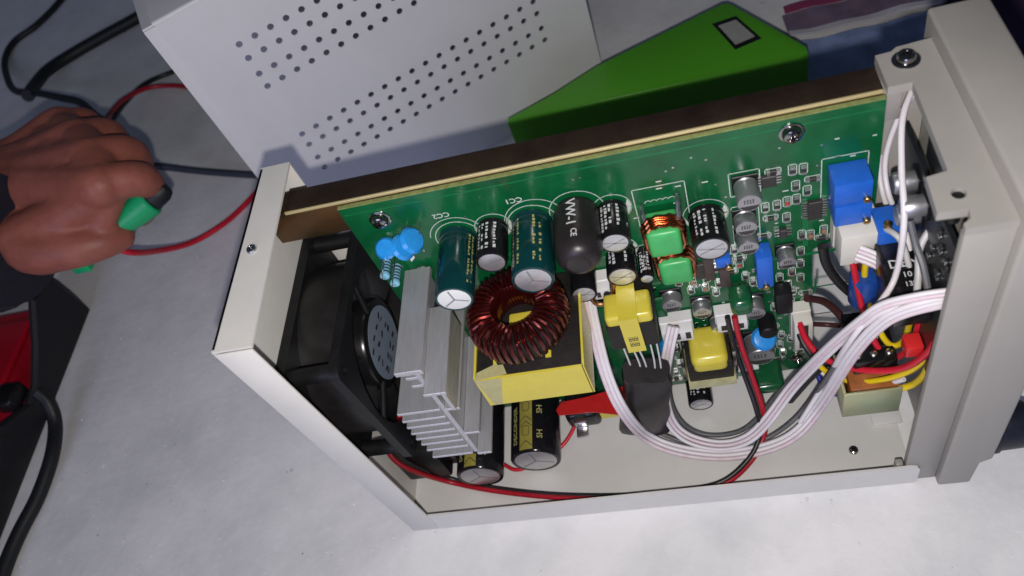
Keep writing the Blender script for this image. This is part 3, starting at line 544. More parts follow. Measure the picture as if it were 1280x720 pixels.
def disc(x, y, z, rx, rz, th, nrm=(0.3, -0.4, 0.85), name='disc_capacitor'):
    n = Vector(nrm).normalized(); mb = MB(); mb.lathe((x, y, z), n, [(rx * 0.35, -th / 2), (rx * 0.8, -th * 0.42), (rx, 0), (rx * 0.8, th * 0.42), (rx * 0.35, th / 2)], 24)
    o = obj(name, mb, disc_blue, psu); mb = MB()
    for s in (-1, 1): mb.tube([(x + s * rx * 0.5, y + rx * 0.4, z), (x + s * rx * 0.5, PY, z + 0.5)], 0.3, 6)
    obj('lead', mb, tin, o); return o
disc(41.5, 50.0, 136.2, 4.0, 4, 2.6, (0.1, -0.55, 0.8)); disc(49.0, 47.5, 138.0, 4.8, 4, 3.0, (0.80, -0.25, 0.5)); disc(53.4, 47.5, 140.6, 4.8, 4, 3.0, (0.80, -0.25, 0.5))
disc(127.0, 46.0, 47.5, 5.0, 5, 3.4, (-0.85, -0.4, 0.35)); disc(166.4, 48.5, 42.5, 5.0, 5, 3.0, (0.1, -0.5, 0.85))
def resistor(x, z, l):
    mb = MB(); p = [(1.1, 0), (1.7, 0.4), (1.85, 1.2), (1.55, 1.9)]; q = [(1.55, l - 1.9), (1.85, l - 1.2), (1.7, l - 0.4), (1.1, l)]
    pr = p + [(1.55, 1.9 + (l - 3.8) * k / 8) for k in range(1, 8)] + q
    mis = [0] * (len(pr) - 1)
    for k in (2, 4, 6, 8, 10): mis[k] = 1
    mb.lathe((x, PY - 3.5, z), (0, -1, 0), pr, 16, mis=mis); o = obj('resistor', mb, [res_blue, band_dark], psu)
    mb = MB(); mb.tube(spline([(x, PY - 3.6, z), (x, PY, z)], 2), 0.3, 6); mb.tube(spline([(x, PY - 3.5 - l, z), (x, PY - 4.6 - l, z + 0.8), (x, PY - 3.6 - l, z + 2.0), (x, PY - l, z + 2.0), (x, PY, z + 2)], 4), 0.28, 6); obj('lead', mb, tin, o)
resistor(38.9, 129.5, 9.0); resistor(40.6, 124.5, 9.0)
mb = MB(); mb.add([(44.5, PY - 0.3, 135), (46.5, PY - 0.3, 137), (50.5, PY - 7, 131), (48.5, PY - 7, 129)], [(0, 1, 2, 3)]); mb.prism([(44.5, 133.5), (46.2, 135.2), (50, 129), (48, 127.5)], lambda a, c, d: (a, d, c), PY - 2.2, PY - 1.4); obj('insulating_strip', mb, conn_w2, psu, smooth=0)
def film(x0, x1, y0, y1, z0, z1):
    mb = MB(); mb.rbox(x0, x1, y0, y1, z0, z1, min(x1 - x0, z1 - z0) * 0.32, 0, 4); o = obj('film_capacitor', mb, green_film, psu)
    mb = MB()
    for s in (0.28, 0.72): mb.tube([(x0 + (x1 - x0) * s, y1 - 1, (z0 + z1) / 2), (x0 + (x1 - x0) * s, PY, (z0 + z1) / 2)], 0.35, 6)
    obj('lead', mb, tin, o)
film(154.8, 163.0, 42.5, 53.0, 69.5, 78.5); film(160.5, 172.5, 39, 53.5, 12, 18)
mb = MB(); mb.lathe((168.2, PY - 3, 49.5), (0, -1, 0), [(3.4, -2), (3.6, 0), (3.6, 5.6), (3.0, 6.2), (0.5, 6.3)], 24); o = obj('transistor', mb, blackp, psu)
mb = MB()
for k in (-1, 0, 1): mb.tube([(168.2 + k * 1.4, PY - 2, 49.5), (168.2 + k * 1.4, PY, 49.5)], 0.3, 6)
obj('lead', mb, tin, o)
mb = MB(); mb.rbox(171.6, 177.6, PY - 8, PY - 2, 60.5, 73.5, 0.4); o = obj('relay', mb, blackp, psu)
for (x0, x1, z0, z1, h) in ((152.6, 156.4, 80, 91, 5), (147.6, 151.2, 84.5, 99, 4)):
    mb = MB(); mb.rbox(x0, x1, PY - h, PY - 0.4, z0, z1, 0.3); obj('potted_module', mb, mat('brown_module', (0.05, 0.035, 0.032), 0.45, var=0.2), psu)

# --- ferrite choke with two copper windings
cx = [(136.4, 120.2), (138.0, 103.2)]
for i, (x, z) in enumerate(cx):
    mb = MB(); mb.rbox(x - 5.6, x + 5.6, PY - 12.5, PY - 1.5, z - 6.4, z + 6.4, 1.6, 0, 3)
    core = obj('ferrite_core', mb, green_epoxy, psu); core['label'] = 'light green ferrite core ringed by copper wire'
    for t in range(3):
        y = PY - 6.2 - t * 1.9; mb = MB(); lp = rrect(x - 6.8 + .3 * t, x + 6.8 - .2 * t, z - 7.6, z + 7.6, 5.2, 6); mb.tube([(a, y + 0.35 * math.sin(3 * k), c) for k, (a, c) in enumerate(lp)], 0.8, 8, closed=True)
        obj('winding_turn', mb, copper, core)
mb = MB()
for s, (x, z) in ((-1, (131, 129)), (1, (142.5, 132))): mb.tube(spline([(x, PY, z), (x + s * 0.2, PY - 4, z - 1), (x - s * 0.5, PY - 7, z - 6)]), 0.8, 8)
obj('winding_lead', mb, tin, core)

# --- heat sink: stacked fins on a web
hs_mb = MB(); hs_mb.box(47.2, 49.0, 10, PY - 1.5, 51, 119.0); hs = obj('heat_sink', hs_mb, alu, psu, smooth=0); hs['label'] = 'bright aluminium heat sink with stacked fins'
for x0, x1, y0, y1, z, t in ((41.2, 51.2, 8.8, 53, 119.1, 2.4), (41.4, 47.1, 12, 52, 110, 1.6), (41.4, 47.1, 12, 52, 104.5, 1.6), (30.4, 47.1, 9, 53, 91, 1.5), (30.0, 47.1, 9, 53, 85.2, 1.4), (29.7, 47.1, 9, 53, 80.0, 1.4), (29.3, 47.1, 9, 53, 74.8, 1.4), (29.4, 47.1, 9, 53, 70, 1.4), (29.6, 47.1, 9, 53, 65, 1.4), (29.8, 47.1, 9, 53, 59.6, 1.4), (30, 47.1, 8.6, 53, 53.6, 1.4),
                             (49.1, 57.3, 3.8, 40, 111.2, 1.6), (49.1, 54.8, 8.6, 53, 91, 1.5), (49.1, 55.4, 9, 53, 70, 1.5), (49.1, 55.0, 8, 53, 53.6, 1.5)):
    mb = MB(); mb.rbox(x0, x1, y0, y1, z - t, z, 0.18, 0, 1); obj('fin', mb, alu, hs, smooth=0)
mb = MB(); mb.box(55.2, 56.6, 3.9, 39, 98, 109.55); obj('fin', mb, alu, hs, smooth=0)
mb = MB(); mb.rbox(49.2, 53.2, 33, 50, 100, 108, 0.4); tr = obj('power_transistor', mb, blackp, psu)
mb = MB(); mb.rbox(49.1, 53.8, 34, 38.5, 92, 97, 0.4); mb.lathe((53.0, 42, 104), (1, 0, 0), [(2.0, 0), (2.0, 0.8), (1.2, 1.3)], 16); obj('clamp', mb, steel, hs)
mb = MB(); mb.tube(spline([(60, 6, 52), (58, 14, 56), (57, 20, 58)]), 0.01, 3)

# --- main transformer with its copper ring on top
mb = MB(); mb.rbox(64.6, 102.4, 13.0, 53.5, 84, 101.6, 0.5); mt = obj('main_transformer', mb, ferrite, psu); mt['label'] = 'big black ferrite transformer wrapped in yellow tape'
mb = MB()
for k in range(5): mb.tube([(70 + k * 6, 53, 92), (70 + k * 6, PY, 92)], 0.5, 6)
obj('pin', mb, tin, mt)
mb = MB(); mb.box(64.2, 102.8, 11.9, 12.8, 83.4, 102.0); mb.box(102.5, 103.3, 11.9, 53, 83.4, 102.0); mb.box(63.7, 64.5, 13, 53, 83.4, 102.0); obj('tape_band', mb, tape_y, mt, smooth=0)
mb = MB(); mb.add([(64.3, 11.85, 102.05), (76, 13, 102.15), (74, 18.5, 102.2), (65, 15, 102.2)], [(0, 1, 2, 3)]); mb.add([(64.3, 11.8, 101.9), (74, 11.8, 101.9), (66, 11.8, 83.6), (69, 11.8, 83.6)], [(0, 1, 3, 2)]); obj('tape_end', mb, tape_clear, mt, smooth=0)
mb = MB(); mb.box(71, 92, 17.5, 50, 101.65, 102.3); obj('bobbin', mb, tape_y, mt, smooth=0)
mb = MB(); mb.rbox(72.5, 79.5, 17, 22, 101.9, 103.6, 0.3); mb.rbox(82.8, 90, 17, 22, 101.9, 103.6, 0.3); obj('core_clip', mb, ferrite, mt)
tor = empty('copper_ring_inductor', (0, 0, 0)); tor.parent = psu; tor['label'] = 'ring inductor wound with dark red enamelled wire'
tx, ty, tz = 82.6, 30.5, 111.5; RO, RI, hh = 17.2, 7.4, 6.0
mb = MB(); v = []; f = []; nseg = 48
mb.lathe((tx, ty, tz), (0, 0, 1), [(RI + 1, -hh + 1), (RO - 1, -hh + 1), (RO - 0.6, 0), (RO - 1, hh - 1), (RI + 1, hh - 1), (RI + .6, 0), (RI + 1, -hh + 1.01)], nseg); obj('ring_core', mb, ferrite, tor)
for k in range(42):
    a = 2 * math.pi * k / 42; ca, sa = math.cos(a), math.sin(a); j = random.uniform(-.25, .25)
    prof = [(RI, -hh * .55), (RI, hh * .55), (RI + 1.2, hh * .95), ((RI + RO) / 2, hh * 1.12 + j), (RO - 1.4, hh * .97 + j), (RO + .2, hh * .5), (RO + .2, -hh * .5), (RO - 1.4, -hh * .97), ((RI + RO) / 2, -hh * 1.08), (RI + 1.2, -hh * .95)]
    tw = 0.05
    pts = [(tx + r * math.cos(a + tw * (i / 9)), ty + r * math.sin(a + tw * (i / 9)), tz + h) for i, (r, h) in enumerate(prof)]
    mb = MB(); mb.tube(pts, 0.82, 7, closed=True); obj('winding_turn', mb, copper_dark, tor)
mb = MB(); mb.rbox(tx - 4.6, tx + 4.6, ty - 4, ty + 4, 102.4, 107.5, 1.0); obj('yellow_post', mb, tape_y, tor)

# --- small transformers
def small_trafo(cx_, z0, z1, yb, yf, w, name='small_transformer'):
    pass
mb = MB(); mb.rbox(110.6, 127.8, 29.5, 53.2, 80.5, 95.5, 0.6); st = obj('small_transformer', mb, ferrite, psu); st['label'] = 'small ferrite transformer crossed by a yellow tape strip'
mb = MB(); mb.rbox(111.0, 127.6, 30.2, 41.5, 90.0, 100.2, 1.4, 0, 3); obj('winding', mb, tape_y, st)
mb = MB(); mb.box(116.0, 122.6, 28.2, 28.9, 79.5, 101.2); mb.box(116.0, 122.6, 28.95, 47.0, 100.6, 101.2); obj('tape_strip', mb, tape_y, st, smooth=0)
mb = MB()
for r0 in range(2):
    for c0 in range(3):
        x0 = 117.6 + c0 * 1.2; z0 = 83.6 + r0 * 3.6; mb.box(x0, x0 + 0.9, 28.08, 28.17, z0, z0 + 0.3); mb.box(x0, x0 + 0.22, 28.08, 28.17, z0, z0 + 2.6); mb.box(x0, x0 + 0.9, 28.08, 28.17, z0 + 1.2, z0 + 1.5); mb.box(x0 + 0.68, x0 + 0.9, 28.08, 28.17, z0, z0 + 2.6)
obj('stamp', mb, chip_dark, st, smooth=0)
mb = MB()
for k in range(5): mb.tube(spline([(111.5 + k * 3.8 + (k % 2), 46, 80), (112.5 + k * 3.5 - (k % 3) * .8, 39 + (k % 2) * 2, 71), (114 + k * 2.9 + (k % 2) * .7, 33.5, 62), (114.5 + k * 2.6, 31, 54)]), 0.38, 6)
obj('lead', mb, w_lgrey, st)
mb = MB(); mb.rbox(104, 131, PY - 4.5, PY - 2.9, 66, 78, 0.2); db = obj('daughter_board', mb, pcb_m, psu, smooth=0)
mb = MB(); mb.rbox(103, 118, PY - 3.0, PY - 1.6, 108, 111, 0.2); obj('daughter_board', mb, pcb_m, psu, smooth=0)
mb = MB(); mb.rbox(134.8, 152.6, 36, 53.2, 37.0, 50, 0.6); st2 = obj('small_transformer', mb, ferrite, psu); st2['label'] = 'small transformer with a bulging yellow winding'
mb = MB(); mb.rbox(136.8, 151.2, 35.0, 52, 44.0, 54.5, 3.0, 0, 4); obj('winding', mb, tape_y, st2)
mb = MB(); mb.box(134.2, 153.2, 34.6, 52.5, 33.6, 36.9); obj('bobbin_foot', mb, mat('bobbin_cream', (0.42, 0.40, 0.22), 0.4, var=0.2, vscale=300), st2, smooth=0)
for x in (133.4, 153.6):
    mb = MB(); mb.rbox(x - 0.7, x + 0.7, 37, 53, 37.2, 55, 0.2); obj('clip_spring', mb, steel, st2)
mb = MB(); mb.rbox(152.2, 163.5, PY - 7, PY - 1.5, 18.5, 20.0, 0.3); obj('insulating_strip', mb, conn_w2, psu)

# copper loop beside the ribbon
mb = MB(); mb.tube(spline([(116.0, PY, 108), (116, 46, 107), (115, 42.5, 99), (111.5, 41.5, 94.5), (107.5, 41.8, 95), (106, 44, 100), (106.5, 48, 104)], 8), 0.9, 10); obj('copper_loop', mb, copper_bare, psu)

# --- connectors
def conn(x0, x1, y0, y1, z0, z1, n, m=conn_w2, lab=None):
    mb = MB(); mb.rbox(x0, x1, y0, y1, z0, z1, 0.35, 0, 2); t = 1.0
    mb.rbox(x0 - 0.4, x1 + 0.4, y1 - 5.5, y1 - 0.2, z0 - 0.5, z1 + 0.5, 0.3, 0, 1)
    o = obj('wire_connector', mb, m, psu); mb = MB(); w = (x1 - x0) / max(n, 1)
    for k in range(n): mb.box(x0 + w * (k + .25), x0 + w * (k + .75), y0 - 0.03, y0 + 0.5, z0 + 1.4, z1 - 1.4)
    if n: obj('contact_slot', mb, chip_dark, o, smooth=0)
    if lab: o['label'] = lab
    return o
conn(192.0, 204.2, 40.5, PY - 0.2, 95.5, 110.5, 0, conn_w, 'large cream connector under the blue trimmers')
conn(177.6, 184.4, 44, PY - 0.2, 37, 56.5, 1, conn_w)
conn(149.0, 160.5, 45.5, PY - 0.2, 56.2, 62.5, 2)
conn(127.4, 139.6, 45, PY - 0.2, 55.0, 62.5, 3)
conn(104.4, 113.4, 45.5, PY - 0.2, 91.5, 97.5, 3)

# --- bits low on the floor side
mb = MB(); mb.rbox(77.5, 93, 36, 51, 8, 20, 2.6, 0, 3); ft = obj('fuse_clip_block', mb, black_gloss, psu)
mb = MB(); mb.rbox(82, 87, 28.5, 36.5, 13.6, 15.0, 0.2); mb.rbox(82, 87, 33, 36.6, 15.1, 19.6, 0.2); obj('metal_tab', mb, tin, ft)
mb = MB(); mb.prism([(76, 36), (78.5, 39.5), (90, 40.5), (108, 43.5), (108, 29), (92, 33), (77, 33.5)], lambda a, c, d: (a, c, d), 27.5, 28.3); obj('red_insulator', mb, red_sheet, psu, smooth=0)
mb = MB(); mb.box(93, 104, 38, 47, 11, 18); obj('tape_band', mb, tape_y, psu, smooth=0)
mb = MB(); mb.lathe((97, PY - 4, 62), (0, -1, 0), [(2.4, -3), (2.6, 0), (2.6, 5), (2.0, 6), (.4, 6.2)], 18); obj('transistor', mb, black_gloss, psu)
# shrink sleeve over the transformer leads
mb = MB(); P = spline([(119.6, 31, 60), (118.4, 30, 50), (115.5, 29, 36), (112.6, 30, 22), (111.6, 31, 12)], 4)
seg = 20; v = []; f = []
for i, p in enumerate(P):
    t = i / (len(P) - 1); rx = 8.6 + 1.4 * t; ry = 4.8 - 1.0 * t
    for k in range(seg):
        a = 2 * math.pi * k / seg; ca_, sa_ = math.cos(a), math.sin(a); q = (abs(ca_) ** 5 + abs(sa_) ** 5) ** (-1 / 5) * (1 + 0.05 * math.sin(2 * a + i * 0.9) + 0.035 * math.sin(5 * a - i))
        v.append((p.x + rx * q * ca_, p.y + ry * q * sa_, p.z + 0.3 * ry * sa_ - 0.28 * rx * ca_))
for i in range(len(P) - 1):
    for k in range(seg): k2 = (k + 1) % seg; f.append((i * seg + k, i * seg + k2, (i + 1) * seg + k2, (i + 1) * seg + k))
f.append(tuple(range(seg))); f.append(tuple((len(P) - 1) * seg + k for k in range(seg)))
mb.add(v, f); obj('shrink_sleeve', mb, shrink, psu)

# --- cooling fan on the rear panel
fan = empty('cooling_fan', (0, 0, 0)); fan.parent = psu; fan['label'] = 'black square cooling fan fixed inside the rear panel'
FY, FZ, FH = 40.0, 94.0, 34.5
for x0, x1 in ((1.2, 5.0), (21.5, 25.2)):
    v, f = curve_mesh(rrect(FY - FH, FY + FH, FZ - FH, FZ + FH, 4, 5), [circ(FY, FZ, 31.5, 40)] + [circ(FY + s * 29.6, FZ + t * 29.6, 2.0, 10) for s in (-1, 1) for t in (-1, 1)], x1 - x0)
    mb = MB(); mb.add([(x0 + c, a, b_) for a, b_, c in v], f); obj('fan_flange', mb, blackp, fan, smooth=30)
mb = MB(); seg = 48; v = []; f = []
for xx in (5.0, 21.5):
    for rr in (31.6, 33.6):
        for k in range(seg): a = 2 * math.pi * k / seg; v.append((xx, FY + rr * math.cos(a), FZ + rr * math.sin(a)))
for k in range(seg):
    k2 = (k + 1) % seg; f += [(k, k2, 2 * seg + k2, 2 * seg + k), (seg + k, 3 * seg + k, 3 * seg + k2, seg + k2)]
mb.add(v, f); obj('fan_duct', mb, mat('fan_duct_plastic', (0.012, 0.011, 0.011), 0.36, var=0.3, vscale=120), fan, fix=False)
for s in (-1, 1):
    for t in (-1, 1):
        mb = MB(); mb.lathe((5.02, FY + s * 29.6, FZ + t * 29.6), (1, 0, 0), [(3.2, 0), (3.2, 16.4)], 14); obj('corner_post', mb, blackp, fan)
mb = MB(); mb.lathe((6, FY, FZ), (1, 0, 0), [(17, 0), (18, 1), (18, 15.5), (17.2, 16.8), (15.5, 17.2), (1, 17.3)], 40); obj('hub', mb, black_gloss, fan)
mb = MB(); mb.lathe((23.2, FY, FZ), (1, 0, 0), [(14.6, 0.12), (14.6, 0.2), (0.5, 0.22)], 40); sti = obj('sticker', mb, sticker, fan, smooth=0)
mb = MB(); rd = random.Random(3)
for row in range(4):
    y = -9 + row * 5.5; q = -9 + abs(row - 1.5) * 1.5
    while q < 9:
        w = rd.uniform(1.2, 3.2)
        if rd.random() < .8:
            o0 = len(mb.v); sh = rd.uniform(-.8, .8); mb.add([(23.46, FY + y - 1.3, FZ + q), (23.46, FY + y + 1.3, FZ + q + sh), (23.46, FY + y + 1.3, FZ + q + w * .55 + sh), (23.46, FY + y - 1.3, FZ + q + w * .55)], [(0, 1, 2, 3)])
        q += w
obj('sticker_print', mb, sticker_ink, sti, smooth=0)
for k in range(7):
    a0 = 2 * math.pi * k / 7; mb = MB(); v = []; f = []
    for i in range(6):
        for j in range(4):
            r = 17.5 + (30.3 - 17.5) * j / 3; a = a0 + 0.62 * i / 5 + 0.12 * j / 3; xx = 7.5 + 12.5 * i / 5; v.append((xx, FY + r * math.cos(a), FZ + r * math.sin(a)))
    for i in range(5):
        for j in range(3): q = i * 4 + j; f.append((q, q + 1, q + 5, q + 4))
    nv = len(v); v2 = [(x_ + 0.9, y_, z_) for x_, y_, z_ in v]; f2 = [tuple(nv + i for i in reversed(q)) for q in f]
    rim = [0, 1, 2, 3, 7, 11, 15, 19, 23, 22, 21, 20, 16, 12, 8, 4]
    f3 = [(rim[i], rim[(i + 1) % 16], nv + rim[(i + 1) % 16], nv + rim[i]) for i in range(16)]
    mb.add(v + v2, f + f2 + f3); obj('fan_blade', mb, blackp, fan)
for k in range(3):
    a = R_(75 + 120 * k); mb = MB(); mb.tube([(22.6, FY + 16 * math.cos(a), FZ + 16 * math.sin(a)), (23, FY + 32.5 * math.cos(a), FZ + 32.5 * math.sin(a))], 1.3, 8); obj('strut', mb, blackp, fan)
# mains inlet below the fan
mb = MB(); mb.rbox(1.0, 22, 20, 66, 8, 36, 1.2); inlet = obj('mains_inlet', mb, blackp, psu)
mb = MB(); mb.rbox(22.1, 27, 24, 62, 12, 30, 0.6)
for k in range(3): mb.rbox(27.1, 33, 28 + k * 12, 34 + k * 12, 18, 19.2, 0.2)
obj('inlet_terminal', mb, black_gloss, inlet)
mb = MB(); mb.rbox(30, 44, 20, 50, 28, 50, 0.6); obj('rectifier_block', mb, blackp, psu)
for k in range(6):
    mb = MB(); mb.box(28.6, 29.9, 22 + k * 4.4, 24 + k * 4.4, 29, 49); obj('block_rib', mb, blackp, psu, smooth=0)

# --- front bezel
bz = empty('front_bezel', (0, 0, 0)); bz.parent = psu; bz['label'] = 'thick grey plastic front bezel'
bm = bmesh.new(); vs = [bm.verts.new((x, -3.2, z)) for x, z in ((221.6, 0), (233.4, 0), (234.2, 18.5), (238, 21.5), (238, 165.6), (221.6, 165.6))]; fc = bm.faces.new(vs)
for e in bmesh.ops.extrude_face_region(bm, geom=[fc])['geom']:
    if isinstance(e, bmesh.types.BMVert): e.co.y = 77
bmesh.ops.bevel(bm, geom=bm.edges[:], offset=1.1, segments=3, profile=0.5, affect='EDGES'); bm.verts.index_update(); mb = MB()
mb.add([v_.co[:] for v_ in bm.verts], [tuple(v_.index for v_ in q.verts) for q in bm.faces]); bm.free(); obj('outer_frame', mb, bezel_m, bz)
tp = [(205.5, 67.5), (205.5, 53.4), (212, 53.4), (211, 19.2), (205.6, 18.3), (204.8, 6.2), (212, 5.9), (211.4, 3.0), (209.4, 1.6), (209.4, 0), (221.5, 0), (221.5, 70), (211.7, 69.2), (210, 67.8)]
v, f = curve_mesh(tp, [circ(211.2, 11.2, 1.8, 14)], 3.0); mb = MB(); mb.add([(x, y, z + 157.2) for x, y, z in v], f); obj('top_plate', mb, bezel_m, bz, smooth=0)
mb = MB(); mb.rbox(209.5, 221.5, 0, 2.6, 0.95, 157.1, 0.3); obj('side_wall', mb, bezel_m, bz)
mb = MB(); mb.rbox(209.5, 221.5, 67.4, 70, 1.2, 157.1, 0.3); obj('side_wall', mb, bezel_m, bz)
mb = MB(); mb.rbox(205.6, 212, 60, 67.2, 140, 157.1, 0.4); obj('mounting_lug', mb, bezel_m, bz)
mb = MB(); mb.rbox(206.4, 209.4, 1.0, 4, 1.2, 14, 0.8); obj('mounting_lug', mb, bezel_m, bz); mb = MB(); mb.rbox(204.5, 216, 24, 33, 1.0, 2.2, 0.5); obj('mounting_lug', mb, ivory_in, bz)
mb = MB(); mb.lathe((211.2, 11.2, 150), (0, 0, 1), [(1.7, 0), (1.7, 9)], 14); obj('screw_well', mb, blackp, bz)
screw('bezel_screw', (212.7, 62.8, 160.25), (0, 0, 1), 2.7, psu, 3.9, 1.1)
mb = MB(); mb.lathe((238.1, 7, 27), (1, 0, 0), [(9.8, 0), (9.8, 1.5), (9.0, 2.2), (8.6, 12), (8.0, 13.2), (1, 13.4)], 32)
kn = obj('control_knob', mb, knob_m, psu)
# display board behind the bezel
mb = MB(); mb.rbox(213.2, 214.8, 8, 60, 70, 138, 0.2); fb = obj('display_board', mb, mat('black_board', (0.010, 0.012, 0.014), 0.35, var=0.3, vscale=200), psu, smooth=0)
mb = MB(); mb.rbox(214.9, 221.4, 22, 44, 139, 156, 0.4); obj('ribbon_socket', mb, blackp, psu)
mb = MB(); mb.rbox(202.0, 213, 14.5, 40, 94, 106, 0.6); rel = obj('black_relay', mb, black_gloss, psu); rel['label'] = 'black box relay with white print behind the bezel'
mb = MB(); 
for s, px, py_, sz in (('DEN', 208.6, 30.5, 4.6), ('10', 208.4, 26.0, 2.9), ('13%', 208.8, 22.4, 2.5)):
    v, f = text_mesh(s, sz); mb.add([(px + a, py_ + b_, 106.02 + c) for a, b_, c in v], f)
obj('lettering', mb, white_print, rel, smooth=0)
mb = MB(); mb.rbox(203, 212.8, 39, 50, 96, 112, 0.5); o = obj('trimmer', mb, blue_m, psu)
mb = MB(); mb.lathe((206, 41, 112), (0, 0, 1), [(1.4, 0), (1.4, 1.8), (1, 2)], 14); mb.lathe((210, 46, 112), (0, 0, 1), [(1.2, 0), (1.2, 1.8), (1, 2)], 14); obj('adjusting_screw', mb, brass, o)
mb = MB(); mb.lathe((200.5, 41, 72), (0, 0, 1), [(4.6, 0), (5, 1), (5, 15), (4.4, 16), (0.5, 16)], 24); o = obj('blue_capacitor', mb, mat('blue_sleeve', (0.012, 0.06, 0.28), 0.25, var=0.1), psu)
for (y, z) in ((42.5, 131), (36, 123.5), (33, 130.5)):
    mb = MB(); mb.lathe((213.1, y, z), (-1, 0, 0), [(3.1, 0), (3.4, 0.6), (3.4, 6.2), (2.9, 7), (0.4, 7)], 24); mb.rbox(212.4, 213.2, y - 3.6, y + 3.6, z - 3.6, z + 3.6, 0.1, 1, 1); obj('can_capacitor', mb, [alu_can, blackp], psu)
mb = MB(); mb.tube(spline([(208, 30, 128), (209, 25, 122), (210, 20, 118), (210.5, 14, 112)]), 1.1, 8); obj('lead', mb, w_grey, psu)
for k in range(16):          # solder joints and chips on the display board
    y = random.uniform(6, 24); z = random.uniform(112, 136); mb = MB(); mb.rbox(212.2, 213.1, y - .9, y + .9, z - .6, z + .6, .15, 0, 1); obj('chip_component', mb, tin if k % 2 else chip_dark, fb, smooth=0)
# output bracket in plated steel
mb = MB(); mb.rbox(189.0, 209.2, 14.4, 15.4, 33.5, 51.5, 0.3); mb.rbox(189.0, 190.2, 15.5, 34, 33.5, 51.0, 0.3); mb.rbox(190.3, 209.2, 15.5, 34, 33.5, 34.6, 0.2); br = obj('output_bracket', mb, zinc_green, psu)
mb = MB(); mb.rbox(192, 209, 16.5, 33, 40, 50.2, 0.8); obj('terminal_block', mb, mat('orange_brown_phenolic', (0.30, 0.10, 0.025), 0.4, var=0.25, vscale=120), psu)
mb = MB(); mb.rbox(194, 209, 22, 44, 51, 60, 1.0); obj('shunt_housing', mb, black_gloss, psu)
for k in range(5):
    mb = MB(); mb.lathe((196 + k * 2.6, 25 + (k % 2) * 7, 60), (0, 0, 1), [(1.4, 0), (1.2, 0.8), (0.5, 1.2)], 12); obj('solder_joint', mb, tin, psu)
mb = MB(); mb.rbox(207.5, 213, 14, 20, 74, 80, 0.5); obj('red_terminal', mb, mat('red_plastic', (0.55, 0.02, 0.02), 0.35), psu)

# --- wiring inside
def wire(key, m, r, name='wire', parent=psu, seg=8):
    mb = MB(); mb.tube(spline(GEN[key], 6), r, seg); return obj(name, mb, m, parent, smooth=60)
def ribbon(prefix, mats, r, lab):
    e = empty('ribbon_cable'); e.parent = psu; e['label'] = lab
    for k, m in enumerate(mats): wire(f'{prefix}_{k}', m, r, 'wire', e)
ribbon('ribbonA', [w_white, w_white, w_pink], 0.95, 'white ribbon cable looping from beside the main transformer')
ribbon('ribbonB', [w_white, w_pink, w_white], 0.85, 'white ribbon cable from the socket under the green choke')
ribbon('ribbonC', [w_white, w_pink, w_white, w_pink], 0.85, 'short pink-printed ribbon cable at the big cream connector')
ribbon('loop_white', [w_white, w_white], 0.95, 'pair of white wires rising along the bezel')
for k, m, r in (('grey_wire', w_grey, 1.0), ('grey_wire_b', w_grey, 1.0), ('single_white', w_white, 1.0), ('grey_arch', w_lgrey, 1.1), ('grey_arch2', w_lgrey, 1.0), ('fan_red', w_dred, 1.15), ('fan_black', w_black, 1.05), ('inner_red', w_red, 0.9), ('x2_red', w_red, 1.25), ('x2_black', w_black, 1.1), ('x1_red', w_red, 1.15), ('x1_black', w_brown, 1.0), ('x1_yellow', w_yellow, 1.15), ('yellow_low', w_yellow, 1.1), ('white_low', w_white, 1.0), ('yellow_short', w_yellow, 1.3), ('blue_low', w_blue, 1.2), ('black_thick', w_black, 1.7), ('brown_wire', w_brown, 1.5), ('brown_wire2', w_brown, 1.0), ('black_strut', w_black, 2.6)):
    wire(k, m, r)

# ================================================================ the lifted-off cover
ca = 0.474; cov = empty('cover', (-81.9, 183.4, -0.2), ca)
tag(cov, 'perforated white metal cover taken off the power supply, standing upright behind it', 'cover')
CL, CH, CW = 213.0, 166.0, 80.0
holes = []
for zz in (137.2, 128.8, 118.8, 110.6, 75.6, 67.6, 57.4, 49.2):
    for k in range(18): holes.append(circ(33.4 + (0.9 if zz < 90 else 0) + 8.72 * k, zz, 1.75, 10))
def side(y, hl):
    v, f = curve_mesh(rrect(5.5, CL, 0, CH - 1.5, 0.6, 1), hl, 0.9); mb = MB(); mb.add([(x, y + d, z) for x, z, d in v], f); return obj('side_panel', mb, cover_m, cov, smooth=0)
side(0, holes); side(CW - 0.9, [])
mb = MB(); P = [(CW - 0.05, CH - 1.45)] + [(CW - 1.5 + 1.5 * math.sin(R_(90 - 15 * k)), CH - 1.5 + 1.5 * math.cos(R_(90 - 15 * k))) for k in range(1, 7)] + [(1.5 - 1.5 * math.sin(R_(15 * k)), CH - 1.5 + 1.5 * math.cos(R_(15 * k))) for k in range(0, 6)] + [(0.0, CH - 1.45)]
P2 = [(min(max(a, 0.9), CW - 0.9), min(c, CH - 0.9)) for a, c in P]
v = []; f = []; n = len(P)
for x in (5.5, CL):
    v += [(x, a, c) for a, c in P]; v += [(x, a, c) for a, c in P2]
for i in range(n - 1): f += [(i, i + 1, 2 * n + i + 1, 2 * n + i), (n + i, 3 * n + i, 3 * n + i + 1, n + i + 1), (i, n + i, n + i + 1, i + 1), (2 * n + i, 2 * n + i + 1, 3 * n + i + 1, 3 * n + i)]
mb.add(v, f); obj('top_panel', mb, cover_m, cov)
mb = MB(); mb.box(0, 5.4, 0.75, 1.6, 0, CH - 2.2); mb.box(0, 5.4, CW - 1.7, CW - 0.85, 0, CH - 2.2); mb.box(0, 5.4, 1.7, CW - 1.8, CH - 2.2, CH - 1.3); obj('joggled_edge', mb, cover_m, cov, smooth=0)

# ================================================================ green case with a small display
gb = empty('green_power_bank', (0, 0, 0)); tag(gb, 'bright green slab case with a small grey display behind the cover', 'power bank')
